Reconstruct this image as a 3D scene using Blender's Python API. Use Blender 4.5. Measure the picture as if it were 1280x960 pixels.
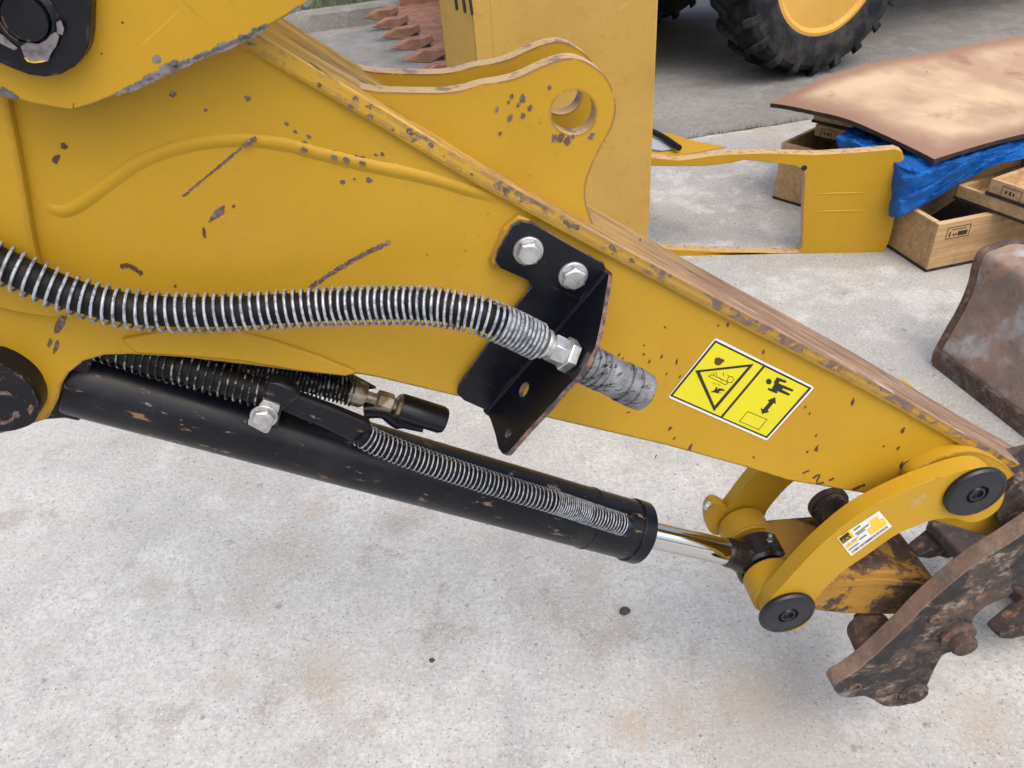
import bpy, bmesh, math, random
from math import sin, cos, pi, radians, sqrt, atan2
from mathutils import Vector as V, Matrix, noise as mnoise
from mathutils.geometry import tessellate_polygon
random.seed(7)
S = bpy.context.scene
for o in list(bpy.data.objects): bpy.data.objects.remove(o)

# ------------------------------------------------------------------ camera
FPX, PITCH, ROLL, CAMH = 963.0, radians(36.4), radians(4.8), 1.5
fw = V((0, cos(PITCH), -sin(PITCH))); dn0 = V((0, -sin(PITCH), -cos(PITCH))); rt0 = V((1, 0, 0))
rt = cos(ROLL)*rt0 + sin(ROLL)*dn0; dn = -sin(ROLL)*rt0 + cos(ROLL)*dn0
CAM = V((0, 0, CAMH))
cd = bpy.data.cameras.new('camera'); co = bpy.data.objects.new('camera', cd); S.collection.objects.link(co)
m = Matrix.Identity(4)
for i in range(3):
    m[i][0], m[i][1], m[i][2], m[i][3] = rt[i], -dn[i], -fw[i], CAM[i]
co.matrix_world = m
cd.sensor_width = 36; cd.lens = FPX/1280*36; cd.clip_end = 500; cd.clip_start = .02
cd.dof.use_dof = True; cd.dof.focus_distance = 1.15; cd.dof.aperture_fstop = 24.0
S.camera = co
# ------------------------------------------------------------------ sky, sun, exposure
W = bpy.data.worlds.new('World'); S.world = W; W.use_nodes = True
nt = W.node_tree; bg = nt.nodes['Background']
sk = nt.nodes.new('ShaderNodeTexSky'); sk.sky_type = 'NISHITA'; sk.sun_disc = False
SUN_EL, SUN_AZ = radians(62), radians(150)      # azimuth clockwise from +Y
sk.sun_elevation = SUN_EL; sk.sun_rotation = SUN_AZ
sk.air_density = 1.0; sk.dust_density = 6.0; sk.ozone_density = 1.0
nt.links.new(sk.outputs[0], bg.inputs[0]); bg.inputs[1].default_value = .15
sl = bpy.data.lights.new('sun', 'SUN'); sl.energy = .9; sl.angle = radians(100); sl.color = (1, .97, .89)
so = bpy.data.objects.new('sun', sl); S.collection.objects.link(so)
sd = V((sin(SUN_AZ)*cos(SUN_EL), cos(SUN_AZ)*cos(SUN_EL), sin(SUN_EL)))
so.rotation_euler = sd.to_track_quat('Z', 'Y').to_euler(); so.location = (0, 0, 8)
S.view_settings.view_transform = 'Standard'; S.view_settings.look = 'None'
S.view_settings.exposure = 0.48; S.view_settings.gamma = 1

# ------------------------------------------------------------------ pixel -> place
def ray(x, y): return fw + rt*((x-640)/FPX) + dn*((y-480)/FPX)
def G(x, y, Z=0.0):
    d = ray(x, y); return CAM + d*((Z-CAMH)/d.z)
def onplane(x, y, q, nn):
    d = ray(x, y); return CAM + d*((q-CAM).dot(nn)/d.dot(nn))
PSI = radians(5); NN = V((-sin(PSI), cos(PSI), 0)); UU = V((cos(PSI), sin(PSI), 0)); ZZ = V((0, 0, 1))
N0 = .79                                        # distance of the arm's near side plate
def A(x, y, w=0.0):
    d = ray(x, y); return CAM + d*((N0+w)/d.dot(NN))

# ------------------------------------------------------------------ materials
def lin(r, g, b): return tuple(((c/255)/12.92 if c/255 <= .04045 else ((c/255+.055)/1.055)**2.4) for c in (r, g, b)) + (1,)
class Mat:
    def __init__(s, name, rough=.5, metal=0.0, spec=.5):
        s.m = bpy.data.materials.new(name); s.m.use_nodes = True; s.t = s.m.node_tree
        s.b = s.t.nodes['Principled BSDF']; s.b.inputs['Roughness'].default_value = rough
        s.b.inputs['Metallic'].default_value = metal; s.b.inputs['Specular IOR Level'].default_value = spec
        s.co = s.t.nodes.new('ShaderNodeTexCoord').outputs['Object']
    def put(s, sock, v):
        if v is None: return
        if isinstance(v, (int, float)): sock.default_value = v
        elif isinstance(v, tuple): sock.default_value = v if len(v) == len(sock.default_value) else v + (1,)*(len(sock.default_value)-len(v))
        else: s.t.links.new(v, sock)
    def noise(s, scale, detail=4, rough=.55, vec=None, dist=0):
        n = s.t.nodes.new('ShaderNodeTexNoise'); s.put(n.inputs['Vector'], vec or s.co)
        n.inputs['Scale'].default_value = scale; n.inputs['Detail'].default_value = detail
        n.inputs['Roughness'].default_value = rough; n.inputs['Distortion'].default_value = dist
        return n.outputs[0]
    def voro(s, scale, vec=None, feature='F1', out=0):
        n = s.t.nodes.new('ShaderNodeTexVoronoi'); n.feature = feature; s.put(n.inputs['Vector'], vec or s.co)
        n.inputs['Scale'].default_value = scale; return n.outputs[out]
    def map(s, scale=(1, 1, 1), rot=(0, 0, 0), loc=(0, 0, 0), vec=None):
        n = s.t.nodes.new('ShaderNodeMapping'); s.put(n.inputs['Vector'], vec or s.co)
        n.inputs['Scale'].default_value = scale; n.inputs['Rotation'].default_value = rot; n.inputs['Location'].default_value = loc
        return n.outputs[0]
    def step(s, v, a, b):                       # smooth 0..1 between a and b
        n = s.t.nodes.new('ShaderNodeMapRange'); n.interpolation_type = 'SMOOTHSTEP'
        s.put(n.inputs[0], v); n.inputs[1].default_value = a; n.inputs[2].default_value = b
        return n.outputs[0]
    def math(s, op, a, b=0.0):
        n = s.t.nodes.new('ShaderNodeMath'); n.operation = op; n.use_clamp = op in ('ADD', 'MULTIPLY')
        s.put(n.inputs[0], a); s.put(n.inputs[1], b); return n.outputs[0]
    def mix(s, f, a, b, mode='MIX'):
        n = s.t.nodes.new('ShaderNodeMix'); n.data_type = 'RGBA'; n.blend_type = mode
        s.put(n.inputs[0], f); s.put(n.inputs[6], a); s.put(n.inputs[7], b); return n.outputs[2]
    def sep(s, axis, vec=None):
        n = s.t.nodes.new('ShaderNodeSeparateXYZ'); s.put(n.inputs[0], vec or s.co); return n.outputs[axis]
    def edge(s, r=.006):                        # 1 near sharp edges
        n = s.t.nodes.new('ShaderNodeBevel'); n.samples = 4; n.inputs[0].default_value = r
        g = s.t.nodes.new('ShaderNodeNewGeometry'); d = s.t.nodes.new('ShaderNodeVectorMath'); d.operation = 'DOT_PRODUCT'
        s.t.links.new(n.outputs[0], d.inputs[0]); s.t.links.new(g.outputs['Normal'], d.inputs[1])
        return s.step(s.math('SUBTRACT', 1.0, d.outputs['Value']), .01, .16)
    def color(s, v): s.put(s.b.inputs['Base Color'], v); return s
    def rough(s, v): s.put(s.b.inputs['Roughness'], v); return s
    def metal(s, v): s.put(s.b.inputs['Metallic'], v); return s
    def bump(s, h, strength=.3, dist=.002):
        n = s.t.nodes.new('ShaderNodeBump'); n.inputs['Strength'].default_value = strength; n.inputs['Distance'].default_value = dist
        s.put(n.inputs['Height'], h); s.t.links.new(n.outputs[0], s.b.inputs['Normal']); return s

YEL = (.470, .275, .018)
def yellow(name, base=YEL, chips=.5, edge=1.0, grime=.25, rough=.42):
    k = Mat(name, rough, spec=.22)
    c = k.mix(k.step(k.noise(2.2, 3), .3, .75), base, tuple(v*.86 for v in base))
    c = k.mix(k.math('MULTIPLY', k.step(k.noise(11, 6, .65), .52, .8), grime), c, (.30, .17, .045))
    streak = k.noise(1, 5, .6, vec=k.map((26, 26, 3)))
    c = k.mix(k.math('MULTIPLY', k.step(streak, .55, .8), grime*.5), c, (.42, .25, .06))
    c = k.mix(k.math('MULTIPLY', k.step(k.noise(1.7, 4, .6, vec=k.map(loc=(4, 2, 7))), .42, .70), .55), c, (base[0]*1.13, base[1]*1.17, base[2]*1.5+.012))
    for (a_, sc, lo_, am, cc) in ((.55, (6, 6, 230), .64, .40, (base[0]*1.2, base[1]*1.28, base[2]*3)), (-.9, (5, 5, 300), .66, .35, (.22, .13, .045)), (.1, (9, 9, 260), .67, .35, (base[0]*1.2, base[1]*1.25, base[2]*3))):
        sc_ = k.step(k.noise(1, 4, .6, vec=k.map(sc, vec=k.map(rot=(0, a_, 0)))), lo_, lo_+.04)
        c = k.mix(k.math('MULTIPLY', k.math('MULTIPLY', sc_, k.step(k.noise(5, 3), .50, .62)), am), c, cc)
    c = k.mix(k.math('MULTIPLY', k.step(k.noise(55, 6, .75, vec=k.map(loc=(2, 2, 2))), .55, .70), grime*.8), c, (.27, .16, .05))
    # small chips scattered in clusters
    spots = k.step(k.noise(150, 3, .5), .69, .73)
    clus = k.step(k.noise(7, 2, .5), .5, .62)
    mask = k.math('MULTIPLY', spots, k.math('MULTIPLY', clus, chips))
    if edge:
        e = k.math('MULTIPLY', k.edge(), k.step(k.noise(45, 6, .7), .62-.2*edge, .72-.2*edge))
        mask = k.math('MAXIMUM', mask, e)
    ch = k.mix(k.step(k.noise(60, 4), .42, .6), (.115, .085, .085), (.16, .065, .03))
    k.color(k.mix(mask, c, ch))
    k.rough(k.math('ADD', k.math('MULTIPLY', k.noise(30, 5, .6), .22), k.math('ADD', k.math('MULTIPLY', mask, .3), rough-.12)))
    k.bump(k.math('SUBTRACT', k.math('ADD', k.math('MULTIPLY', k.noise(420, 2), .5), k.math('MULTIPLY', k.noise(9, 3), .5)), k.math('MULTIPLY', mask, .9)), .12, .0016)
    return k.m
def plain(name, col, rough=.5, metal=0.0, var=.15, bump=0, bs=200):
    k = Mat(name, rough, metal)
    k.color(k.mix(k.step(k.noise(18, 5, .6), .3, .7), col, tuple(v*(1-var) for v in col)))
    k.rough(k.math('ADD', k.math('MULTIPLY', k.noise(40, 4), .25), rough-.12))
    if bump: k.bump(k.noise(bs, 4), bump, .002)
    return k.m
def black(name, scuff=.5, rough=.3):
    k = Mat(name, rough, spec=.27)
    c = k.mix(k.step(k.noise(9, 5), .45, .7), (.0045, .0055, .010), (.009, .010, .015))
    sc = k.math('MULTIPLY', k.step(k.noise(1, 6, .7, vec=k.map((24, 40, 90), vec=k.map(rot=(0, -.52, 0)))), 0.62-.013*scuff, .66-.013*scuff), scuff)
    e = k.math('MULTIPLY', k.edge(.004), k.step(k.noise(60, 5, .7), .52, .62))
    c = k.mix(sc, c, k.mix(k.step(k.noise(14, 3), .45, .6), (.17, .15, .13), (.21, .10, .035)));
    du = k.math('MULTIPLY', k.step(k.noise(13, 7, .7, vec=k.map(loc=(1, 5, 2))), .53, .70), .20*scuff); c = k.mix(du, c, (.06, .05, .042)); c = k.mix(k.math('MULTIPLY', e, .8), c, (.17, .13, .11))
    k.color(c).rough(k.math('ADD', k.math('MULTIPLY', k.noise(24, 5), .3), rough-.1)); k.bump(k.noise(260, 3), .08, .001)
    return k.m
def rusty(name, a=(.13, .055, .035), b=(.055, .03, .025), paint=None, pamt=.5, blue=.3, rough=.75, scale=1.0, lo=.46, bluec=(.19, .185, .19), dust=.25):
    k = Mat(name, rough)
    c = k.mix(k.step(k.noise(14*scale, 8, .65, dist=.5), .35, .65), a, b)
    c = k.mix(k.step(k.noise(55*scale, 6, .7), .52, .72), c, (.24, .115, .06))
    c = k.mix(k.math('MULTIPLY', k.step(k.noise(9*scale, 5), .52, .66), blue), c, bluec)
    c = k.mix(k.math('MULTIPLY', k.step(k.noise(26*scale, 7, .75, vec=k.map(loc=(3, 9, 5))), .50, .64), dust), c, (.32, .26, .21))
    if paint: c = k.mix(k.math('MULTIPLY', k.step(k.noise(16*scale, 7, .7, dist=.4), lo, lo+.07), pamt), c, paint)
    e = k.math('MULTIPLY', k.edge(.006), k.step(k.noise(30, 5, .7), .4, .6))
    c = k.mix(k.math('MULTIPLY', e, .6), c, (.27, .16, .105))
    k.color(c).bump(k.math('ADD', k.noise(90*scale, 8, .75), k.math('MULTIPLY', k.noise(22*scale, 5, .7), .8)), .8, .006)
    return k.m
M = {}
M['yellow'] = yellow('yellow_paint_worn', chips=.75, grime=.22)
M['yellow_clean'] = yellow('yellow_paint', chips=.12, edge=.35, grime=.14)
M['yellow_edge'] = yellow('yellow_paint_chipped_edges', chips=.5, edge=1.15, grime=.3)
M['yellow_smooth'] = yellow('yellow_paint_smooth', chips=.4, edge=0, grime=.22)
M['yellow_old'] = yellow('yellow_paint_faded', base=(.47, .295, .070), chips=.1, edge=.5, grime=.5, rough=.5)
M['black'] = black('black_paint', .5, .24); M['black_clean'] = black('black_paint_bracket', .12, .27)
M['black_dirty'] = black('black_paint_scuffed', 1.0, .27)
M['black_strap'] = black('black_strap_paint', .8, .42)
M['plastic'] = plain('black_plastic', (.006, .008, .014), .38)
k = Mat('hose_rubber', .55, spec=.2); k.color(k.mix(k.step(k.noise(30, 5, .7), .5, .7), (.0055, .0055, .0065), (.022, .020, .018))); k.bump(k.noise(200, 3), .15, .001); M['rubber'] = k.m
M['grease'] = plain('greasy_black', (.010, .008, .007), .28, bump=.5, bs=120)
k = Mat('zinc_plated', .38, .85); k.color(k.mix(k.step(k.noise(70, 5, .7), .35, .7), (.60, .61, .62), (.40, .40, .39))).rough(k.math('ADD', k.math('MULTIPLY', k.noise(120, 3), .3), .24)); k.bump(k.noise(300, 2), .1, .0006); M['zinc'] = k.m
k = Mat('spring_wire', .42, .35); k.color(k.mix(k.step(k.noise(160, 4), .42, .66), (.42, .46, .52), (.16, .17, .19))); M['wire'] = k.m
k = Mat('oily_spring_wire', .35, .4); k.color(k.mix(k.step(k.noise(130, 4), .50, .62), (.018, .016, .015), (.32, .31, .29))); M['wire_oily'] = k.m
k = Mat('brass_grime', .4, .5); k.color(k.mix(k.step(k.noise(60, 5), .4, .6), (.16, .12, .07), (.40, .37, .30))); M['grimy'] = k.m
k = Mat('chrome', .06, 1.0); k.color((.62, .63, .64)); k.rough(k.math('ADD', k.math('MULTIPLY', k.noise(20, 4), .06), .03)); M['chrome'] = k.m
k = Mat('coupling_steel', .5, .35)
c = k.mix(k.step(k.noise(50, 6, .7), .35, .7), (.24, .25, .275), (.11, .115, .13))
c = k.mix(k.step(k.noise(1, 5, .7, vec=k.map((60, 60, 240))), .56, .60), c, (.03, .03, .035)); k.color(c); k.bump(k.noise(140, 6, .7), .5, .002); M['coupling'] = k.m
M['rust'] = rusty('rusty_steel', (.125, .066, .048), (.05, .034, .03), blue=.4, dust=.4)
M['rust_orange'] = rusty('orange_rust', (.30, .15, .10), (.19, .09, .06), blue=.0, scale=.6)
M['rust_dark'] = rusty('dark_rusty_steel', (.045, .025, .022), (.02, .014, .014), blue=.1, dust=.08)
M['rust_yellow'] = rusty('rust_over_yellow_paint', (.13, .06, .03), (.05, .03, .025), paint=(.42, .22, .03), pamt=.95, blue=.25, lo=.44)
M['rust_black'] = rusty('rust_over_black_paint', (.090, .058, .045), (.038, .032, .030), paint=(.012, .012, .016), pamt=.85, blue=.75, lo=.47, dust=.9, bluec=(.25, .245, .24))
M['rust_blade'] = rusty('rusty_grey_steel', (.36, .225, .17), (.23, .175, .15), blue=.95, scale=.8, bluec=(.44, .43, .44), dust=.8)
k = Mat('chipped_black_edge', .6); k.color(k.mix(k.step(k.noise(60, 6, .75), .42, .56), (.20, .11, .075), (.035, .035, .05))); k.bump(k.noise(200, 4), .4, .001); M['edge_rust'] = k.m
k = Mat('tan_worn_edge', .55); k.color(k.mix(k.step(k.noise(38, 6, .75), .53, .62), (.50, .35, .18), (.21, .15, .125))); k.bump(k.noise(200, 4), .3, .001); M['edge_tan'] = k.m
M['rust_rim'] = rusty('pale_rusty_rim', (.30, .19, .145), (.19, .13, .105), blue=.45, dust=.5)
# flange lip: yellow paint flaking from its upper edge down
# worn top flange: bare, streaked along its length, yellower towards the boom
k = Mat('worn_flange_paint', .6)
th = math.atan2(.50, .87)
al = k.map(rot=(0, -0.56, 0)); st = k.map((5, 60, 34), vec=al)
bare = k.mix(k.step(k.noise(1, 8, .72, vec=st, dist=.8), .36, .64), (.36, .225, .14), (.17, .10, .07))
bare = k.mix(k.step(k.noise(1, 8, .78, vec=k.map((11, 80, 60), vec=al), dist=.6), .55, .64), bare, (.06, .04, .035))
bare = k.mix(k.step(k.noise(1, 7, .7, vec=k.map((7, 45, 30), loc=(3, 1, 2), vec=al), dist=.6), .56, .70), bare, (.46, .36, .27))
grad = k.step(k.math('ADD', k.sep(0), k.math('MULTIPLY', k.math('SUBTRACT', k.noise(1, 8, .75, vec=k.map((7, 40, 28), vec=al), dist=.5), .5), 2.6)), .02, .34)
yl = k.mix(k.step(k.noise(1, 7, .7, vec=k.map((6, 50, 50), loc=(8, 1, 2), vec=al)), .42, .62), (.50, .315, .055), (.27, .155, .04))
yl = k.mix(k.step(k.noise(1, 8, .75, vec=k.map((10, 70, 60), loc=(2, 6, 2), vec=al)), .57, .64), yl, (.09, .06, .04))
yl = k.mix(k.math('MULTIPLY', k.step(k.noise(1, 7, .7, vec=k.map((5, 60, 60), loc=(5, 9, 2), vec=al)), .57, .68), .8), yl, (.58, .44, .26))
c = k.mix(grad, yl, bare); k.color(c); k.rough(k.math('ADD', k.math('MULTIPLY', k.noise(40, 5), .3), .42)); k.bump(k.noise(1, 8, .75, vec=k.map((18, 150, 100), vec=al)), .6, .002)
M['flange'] = k.m
k = Mat('flaking_yellow_lip', .5)
fx = k.step(k.sep(0), -.3, .45)
e_ = k.t.nodes.new('ShaderNodeBevel')
msk = k.step(k.math('ADD', k.noise(30, 8, .8, dist=.6), k.math('MULTIPLY', fx, .085)), .585, .61)
msk2 = k.math('MULTIPLY', k.edge(.010), k.step(k.math('ADD', k.noise(50, 6, .75), k.math('MULTIPLY', fx, .16)), .50, .56))
msk = k.math('MAXIMUM', msk, msk2)
c = k.mix(k.step(k.noise(3, 3), .3, .7), YEL, tuple(v*.85 for v in YEL))
k.color(k.mix(msk, c, k.mix(k.step(k.noise(70, 5), .4, .6), (.12, .085, .08), (.20, .12, .09))))
k.bump(k.math('SUBTRACT', 1.0, msk), .5, .0012); M['lip'] = k.m
# concrete
def concrete(name, light, dark, blot, far=None, stains=()):
    k = Mat(name, .88, spec=.2)
    c = k.mix(k.step(k.noise(1.3, 7, .62), .36, .64), light, dark)
    if far:      # greyer further into the yard, with an uneven border
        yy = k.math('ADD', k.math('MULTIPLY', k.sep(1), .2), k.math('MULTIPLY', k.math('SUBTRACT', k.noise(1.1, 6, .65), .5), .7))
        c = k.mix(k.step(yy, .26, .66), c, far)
    c = k.mix(k.math('MULTIPLY', k.step(k.noise(2.6, 6, .6, dist=.3), .50, .66), blot), c, (.45, .385, .31))
    c = k.mix(k.math('MULTIPLY', k.step(k.noise(6.5, 6, .68, vec=k.map(loc=(5, 3, 1)), dist=.4), .56, .68), blot), c, (.27, .21, .17))
    c = k.mix(k.math('MULTIPLY', k.step(k.noise(4.3, 6, .65, vec=k.map(loc=(2, 8, 1))), .53, .68), .55), c, (.36, .375, .40))
    c = k.mix(k.math('MULTIPLY', k.step(k.noise(3.4, 8, .7, vec=k.map(loc=(7, 1, 4))), .50, .64), .55), c, tuple(min(.72, v*1.2) for v in light))
    c = k.mix(k.math('MULTIPLY', k.step(k.noise(9, 8, .72, vec=k.map(loc=(3, 3, 4)), dist=.5), .50, .64), .40), c, tuple(v*.72 for v in light))
    c = k.mix(k.math('MULTIPLY', k.step(k.noise(26, 6, .75, vec=k.map(loc=(6, 6, 2))), .46, .62), .42), c, tuple(v*.70 for v in light))
    c = k.mix(k.math('MULTIPLY', k.step(k.noise(70, 6, .75), .45, .61), .50), c, tuple(v*.60 for v in light))
    c = k.mix(k.math('MULTIPLY', k.step(k.noise(120, 5, .75, vec=k.map(loc=(4, 4, 4))), .51, .61), .45), c, tuple(min(.74, v*1.22) for v in light))
    c = k.mix(k.math('MULTIPLY', k.step(k.noise(125, 3, .6), .615, .66), .85), c, tuple(v*.36 for v in light))
    c = k.mix(k.step(k.noise(150, 3, .6, vec=k.map(loc=(1, 7, 3))), .66, .70), c, tuple(min(.8, v*1.35) for v in light))
    c = k.mix(k.math('MULTIPLY', k.step(k.noise(22, 5, .65, vec=k.map(loc=(9, 2, 3))), .63, .70), .5), c, (.17, .145, .125))
    for (sx, sy, r_, cc, am) in stains:
        d_ = k.t.nodes.new('ShaderNodeVectorMath'); d_.operation = 'DISTANCE'; k.put(d_.inputs[0], k.co); d_.inputs[1].default_value = (sx, sy, 0)
        e_ = k.math('ADD', d_.outputs['Value'], k.math('MULTIPLY', k.math('SUBTRACT', k.noise(5.5, 9, .74, dist=.8), .5), r_*2.2+.30))
        c = k.mix(k.math('MULTIPLY', k.step(e_, r_*1.15, r_*.1), am*.58), c, cc)
    k.color(c); k.bump(k.math('ADD', k.noise(150, 6, .8), k.math('MULTIPLY', k.noise(30, 4), .7)), .75, .005)
    return k.m
tan_, brn, gry = (.45, .37, .29), (.22, .165, .13), (.20, .195, .185)
STAINS = [(G(x, y).x, G(x, y).y, r, c_, a_) for x, y, r, c_, a_ in ((930, 259, .06, brn, .75), (985, 232, .11, gry, .6), (850, 285, .09, brn, .5), (396, 636, .06, tan_, .8), (500, 655, .07, brn, .45), (200, 735, .06, tan_, .7), (283, 850, .05, tan_, .6), (400, 852, .09, tan_, .6),
    (66, 922, .06, brn, .35), (390, 945, .05, brn, .4), (789, 911, .06, (.47, .35, .24), .8), (860, 884, .11, tan_, .75), (980, 900, .26, (.36, .33, .30), .7), (1130, 780, .22, (.33, .31, .29), .6), (660, 660, .2, (.40, .37, .34), .45), (940, 870, .10, tan_, .7), (735, 727, .07, tan_, .6), (1010, 800, .12, brn, .3), (560, 600, .10, tan_, .5), (1180, 385, .06, brn, .4), (1130, 430, .09, tan_, .5), (1220, 900, .10, tan_, .6), (840, 100, .3, gry, .4))]
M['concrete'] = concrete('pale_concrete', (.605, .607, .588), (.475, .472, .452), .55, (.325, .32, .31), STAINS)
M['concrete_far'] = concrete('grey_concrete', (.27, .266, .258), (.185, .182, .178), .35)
M['dirt'] = plain('joint_dirt', (.07, .062, .05), .9, var=.5, bump=.6)
M['kerbstone'] = concrete('kerb_concrete', (.27, .265, .245), (.17, .17, .16), .25)
k = Mat('kerb_top', .9)
def leafy(name, a, b):
    k = Mat(name, .6); k.color(k.mix(k.noise(40, 3), a, b)); return k.m
M['grass'] = leafy('grass_blade', (.07, .14, .025), (.13, .19, .05))
M['weed'] = leafy('dry_weed', (.13, .14, .06), (.20, .17, .09))
# wood
def wood(name, a, b, rot=(0, 0, 0), dirt=.3):
    k = Mat(name, .7)
    g = k.map((3, 60, 60), vec=k.map(rot=rot))
    c = k.mix(k.step(k.noise(1, 5, .6, vec=g, dist=.6), .35, .65), a, b)
    c = k.mix(k.math('MULTIPLY', k.step(k.noise(9, 6, .7), .5, .7), dirt), c, (.16, .085, .04))
    c = k.mix(k.step(k.voro(14), .035, .02), c, (.05, .025, .015))
    e = k.edge(.004); c = k.mix(k.math('MULTIPLY', e, .25), c, (.12, .07, .04))
    k.color(c); k.bump(k.noise(1, 4, vec=g), .25, .0015); return k.m
M['crate'] = wood('crate_plywood', (.50, .325, .165), (.37, .225, .105), (0, 0, -.2), .45)
M['crate_edge'] = wood('crate_pine', (.62, .45, .25), (.50, .34, .17), (0, 0, -.2), .15)
M['tray'] = wood('tray_pine', (.52, .345, .18), (.40, .25, .12), (0, 0, .45), .3)
k = Mat('burnt_plywood', .6)
n1 = k.noise(2.6, 5, .55, vec=k.map((1, 1, .05), loc=(.35, .2, 0)))
c = k.mix(k.step(n1, .40, .62), (.56, .425, .275), (.40, .265, .175))
c = k.mix(k.math('MULTIPLY', k.step(k.noise(4.5, 4, .6, vec=k.map((1, 1, .05), loc=(4, 2, 0))), .58, .70), .7), c, (.25, .125, .08))
c = k.mix(k.step(k.noise(38, 4, .6), .70, .74), c, (.10, .05, .03))
att = k.t.nodes.new('ShaderNodeAttribute'); att.attribute_name = 'burn'
c = k.mix(k.step(k.math('ADD', att.outputs['Fac'], k.math('MULTIPLY', k.math('SUBTRACT', k.noise(7, 5), .5), .55)), .35, .95), c, (.27, .155, .105))
k.color(c); k.bump(k.noise(60, 5), .12, .002); M['ply'] = k.m
M['ply_edge'] = plain('charred_plywood_edge', (.045, .025, .018), .85, var=.6, bump=.6)
k = Mat('blue_tarpaulin', .48, spec=.35); wv = k.noise(600, 1)
k.color(k.mix(k.step(k.noise(8, 5), .35, .7), (.003, .135, .50), (.002, .085, .36))); k.bump(k.math('ADD', k.noise(26, 6, .65), k.math('MULTIPLY', wv, .2)), .9, .016); M['tarp'] = k.m
k = Mat('tyre_rubber', .7, spec=.2); k.color(k.mix(k.step(k.noise(9, 6, .65), .40, .68), (.010, .012, .016), (.045, .043, .040))); k.bump(k.noise(60, 4), .3, .003); M['tyre'] = k.m
M['rim'] = yellow('wheel_rim_paint', base=(.62, .36, .07), chips=.1, edge=.3, grime=.3)
M['grey_sheet'] = plain('pale_sheet_metal', (.45, .5, .55), .45, .2)
M['white'] = plain('sticker_white', (.75, .75, .73), .4, var=.06)
M['sticker'] = plain('sticker_yellow', (.68, .62, .010), .38, var=.05)
M['ink'] = plain('sticker_ink', (.014, .012, .01), .4, var=.0)
M['ink_grey'] = plain('sticker_grey_ink', (.22, .22, .26), .5)
M['label_yellow'] = plain('label_yellow', (.78, .55, .03), .4, var=.05)
k = Mat('bare_chipped_metal', .6); c = k.mix(k.step(k.noise(130, 6, .75), .42, .58), (.12, .095, .10), (.10, .05, .028)); c = k.mix(k.step(k.noise(200, 5, .7), .56, .66), c, (.30, .25, .24)); k.color(c); k.bump(k.noise(300, 4), .4, .0006); M['chip'] = k.m
k = Mat('rust_chip', .7); k.color(k.mix(k.noise(120, 4), (.12, .035, .018), (.06, .03, .02))); M['chip_rust'] = k.m
k = Mat('grey_primer_edge', .5, .2); k.color(k.mix(k.step(k.noise(70, 6, .7), .4, .62), (.20, .185, .19), (.10, .085, .09))); M['primer'] = k.m
M['stone'] = plain('pebble_stone', (.06, .05, .045), .8, var=.4, bump=.5)
M['gravel'] = plain('grit', (.30, .28, .26), .85, var=.5)

# ------------------------------------------------------------------ mesh helpers
def tag(o, label=None, cat=None, group=None, kind=None):
    if label: o['label'] = label
    if cat: o['category'] = cat
    if group: o['group'] = group
    if kind: o['kind'] = kind
    return o
def thing(name, loc, label, cat, group=None):
    o = bpy.data.objects.new(name, None); S.collection.objects.link(o); o.location = loc; o.empty_display_size = .1
    return tag(o, label, cat, group)
def attach(o, parent):
    if parent is None: return
    o.parent = parent
    if parent.type == 'EMPTY' and parent.parent is None: o.matrix_parent_inverse = Matrix.Translation(-V(parent.location))
def mk(name, vs, fs, mat, parent=None, smooth=False, bevel=0, seg=2, ang=35, emat=None, en=0):
    me = bpy.data.meshes.new(name); me.from_pydata([tuple(v) for v in vs], [], fs)
    bm = bmesh.new(); bm.from_mesh(me); bmesh.ops.recalc_face_normals(bm, faces=bm.faces); bm.to_mesh(me); bm.free()
    me.materials.append(M[mat])
    if emat:                                     # the cut edge of a plate has its own finish
        me.materials.append(M[emat])
        for p in me.polygons[len(fs)-en:]: p.material_index = 1
    o = bpy.data.objects.new(name, me); S.collection.objects.link(o); attach(o, parent)
    if bevel:
        md = o.modifiers.new('b', 'BEVEL'); md.width = bevel; md.segments = seg; md.limit_method = 'ANGLE'; md.angle_limit = radians(ang)
        md.harden_normals = False
    if smooth or bevel:
        me.shade_smooth()
        try: me.set_sharp_from_angle(angle=radians(32 if not bevel else 40))
        except Exception: pass
    return o
class B:                                         # collects shapes that belong to ONE part
    def __init__(s): s.v = []; s.f = []
    def add(s, vs, fs):
        n = len(s.v); s.v += [V(v) for v in vs]; s.f += [tuple(i+n for i in f) for f in fs]; return s
    def mk(s, name, mat, parent=None, **k): return mk(name, s.v, s.f, mat, parent, **k)
def prism_g(outer, vec, holes=()):               # planar outline (world points) swept by vec, with holes
    loops = [list(outer)] + [list(h) for h in holes]
    n = sum(map(len, loops)); flat = [p for l in loops for p in l]
    tris = tessellate_polygon(loops)
    fs = [tuple(t) for t in tris] + [tuple(i+n for i in reversed(t)) for t in tris]
    k = 0
    for l in loops:
        L = len(l)
        for i in range(L):
            j = (i+1) % L; fs.append((k+i, k+j, n+k+j, n+k+i))
        k += L
    return flat + [p+vec for p in flat], fs
def cr(pts, n=6, closed=False):                  # Catmull-Rom through pts (tuples or vectors)
    P = [V(p) for p in pts]; L = len(P); out = []
    for i in range(L if closed else L-1):
        g = (lambda j: P[j % L]) if closed else (lambda j: P[max(0, min(L-1, j))])
        a, b, c, d = g(i-1), g(i), g(i+1), g(i+2)
        for t in range(n):
            t /= n; out.append(.5*((2*b)+(c-a)*t+(2*a-5*b+4*c-d)*t*t+(3*b-a-3*c+d)*t**3))
    if not closed: out.append(P[-1])
    return out
def px(pts, w, n=0, closed=True):                # traced outline -> world points on the arm plane offset w
    q = [V((p[0], p[1])) for p in pts]
    if n: q = cr(q, n, closed)
    return [A(p.x, p.y, w) for p in q]
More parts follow.
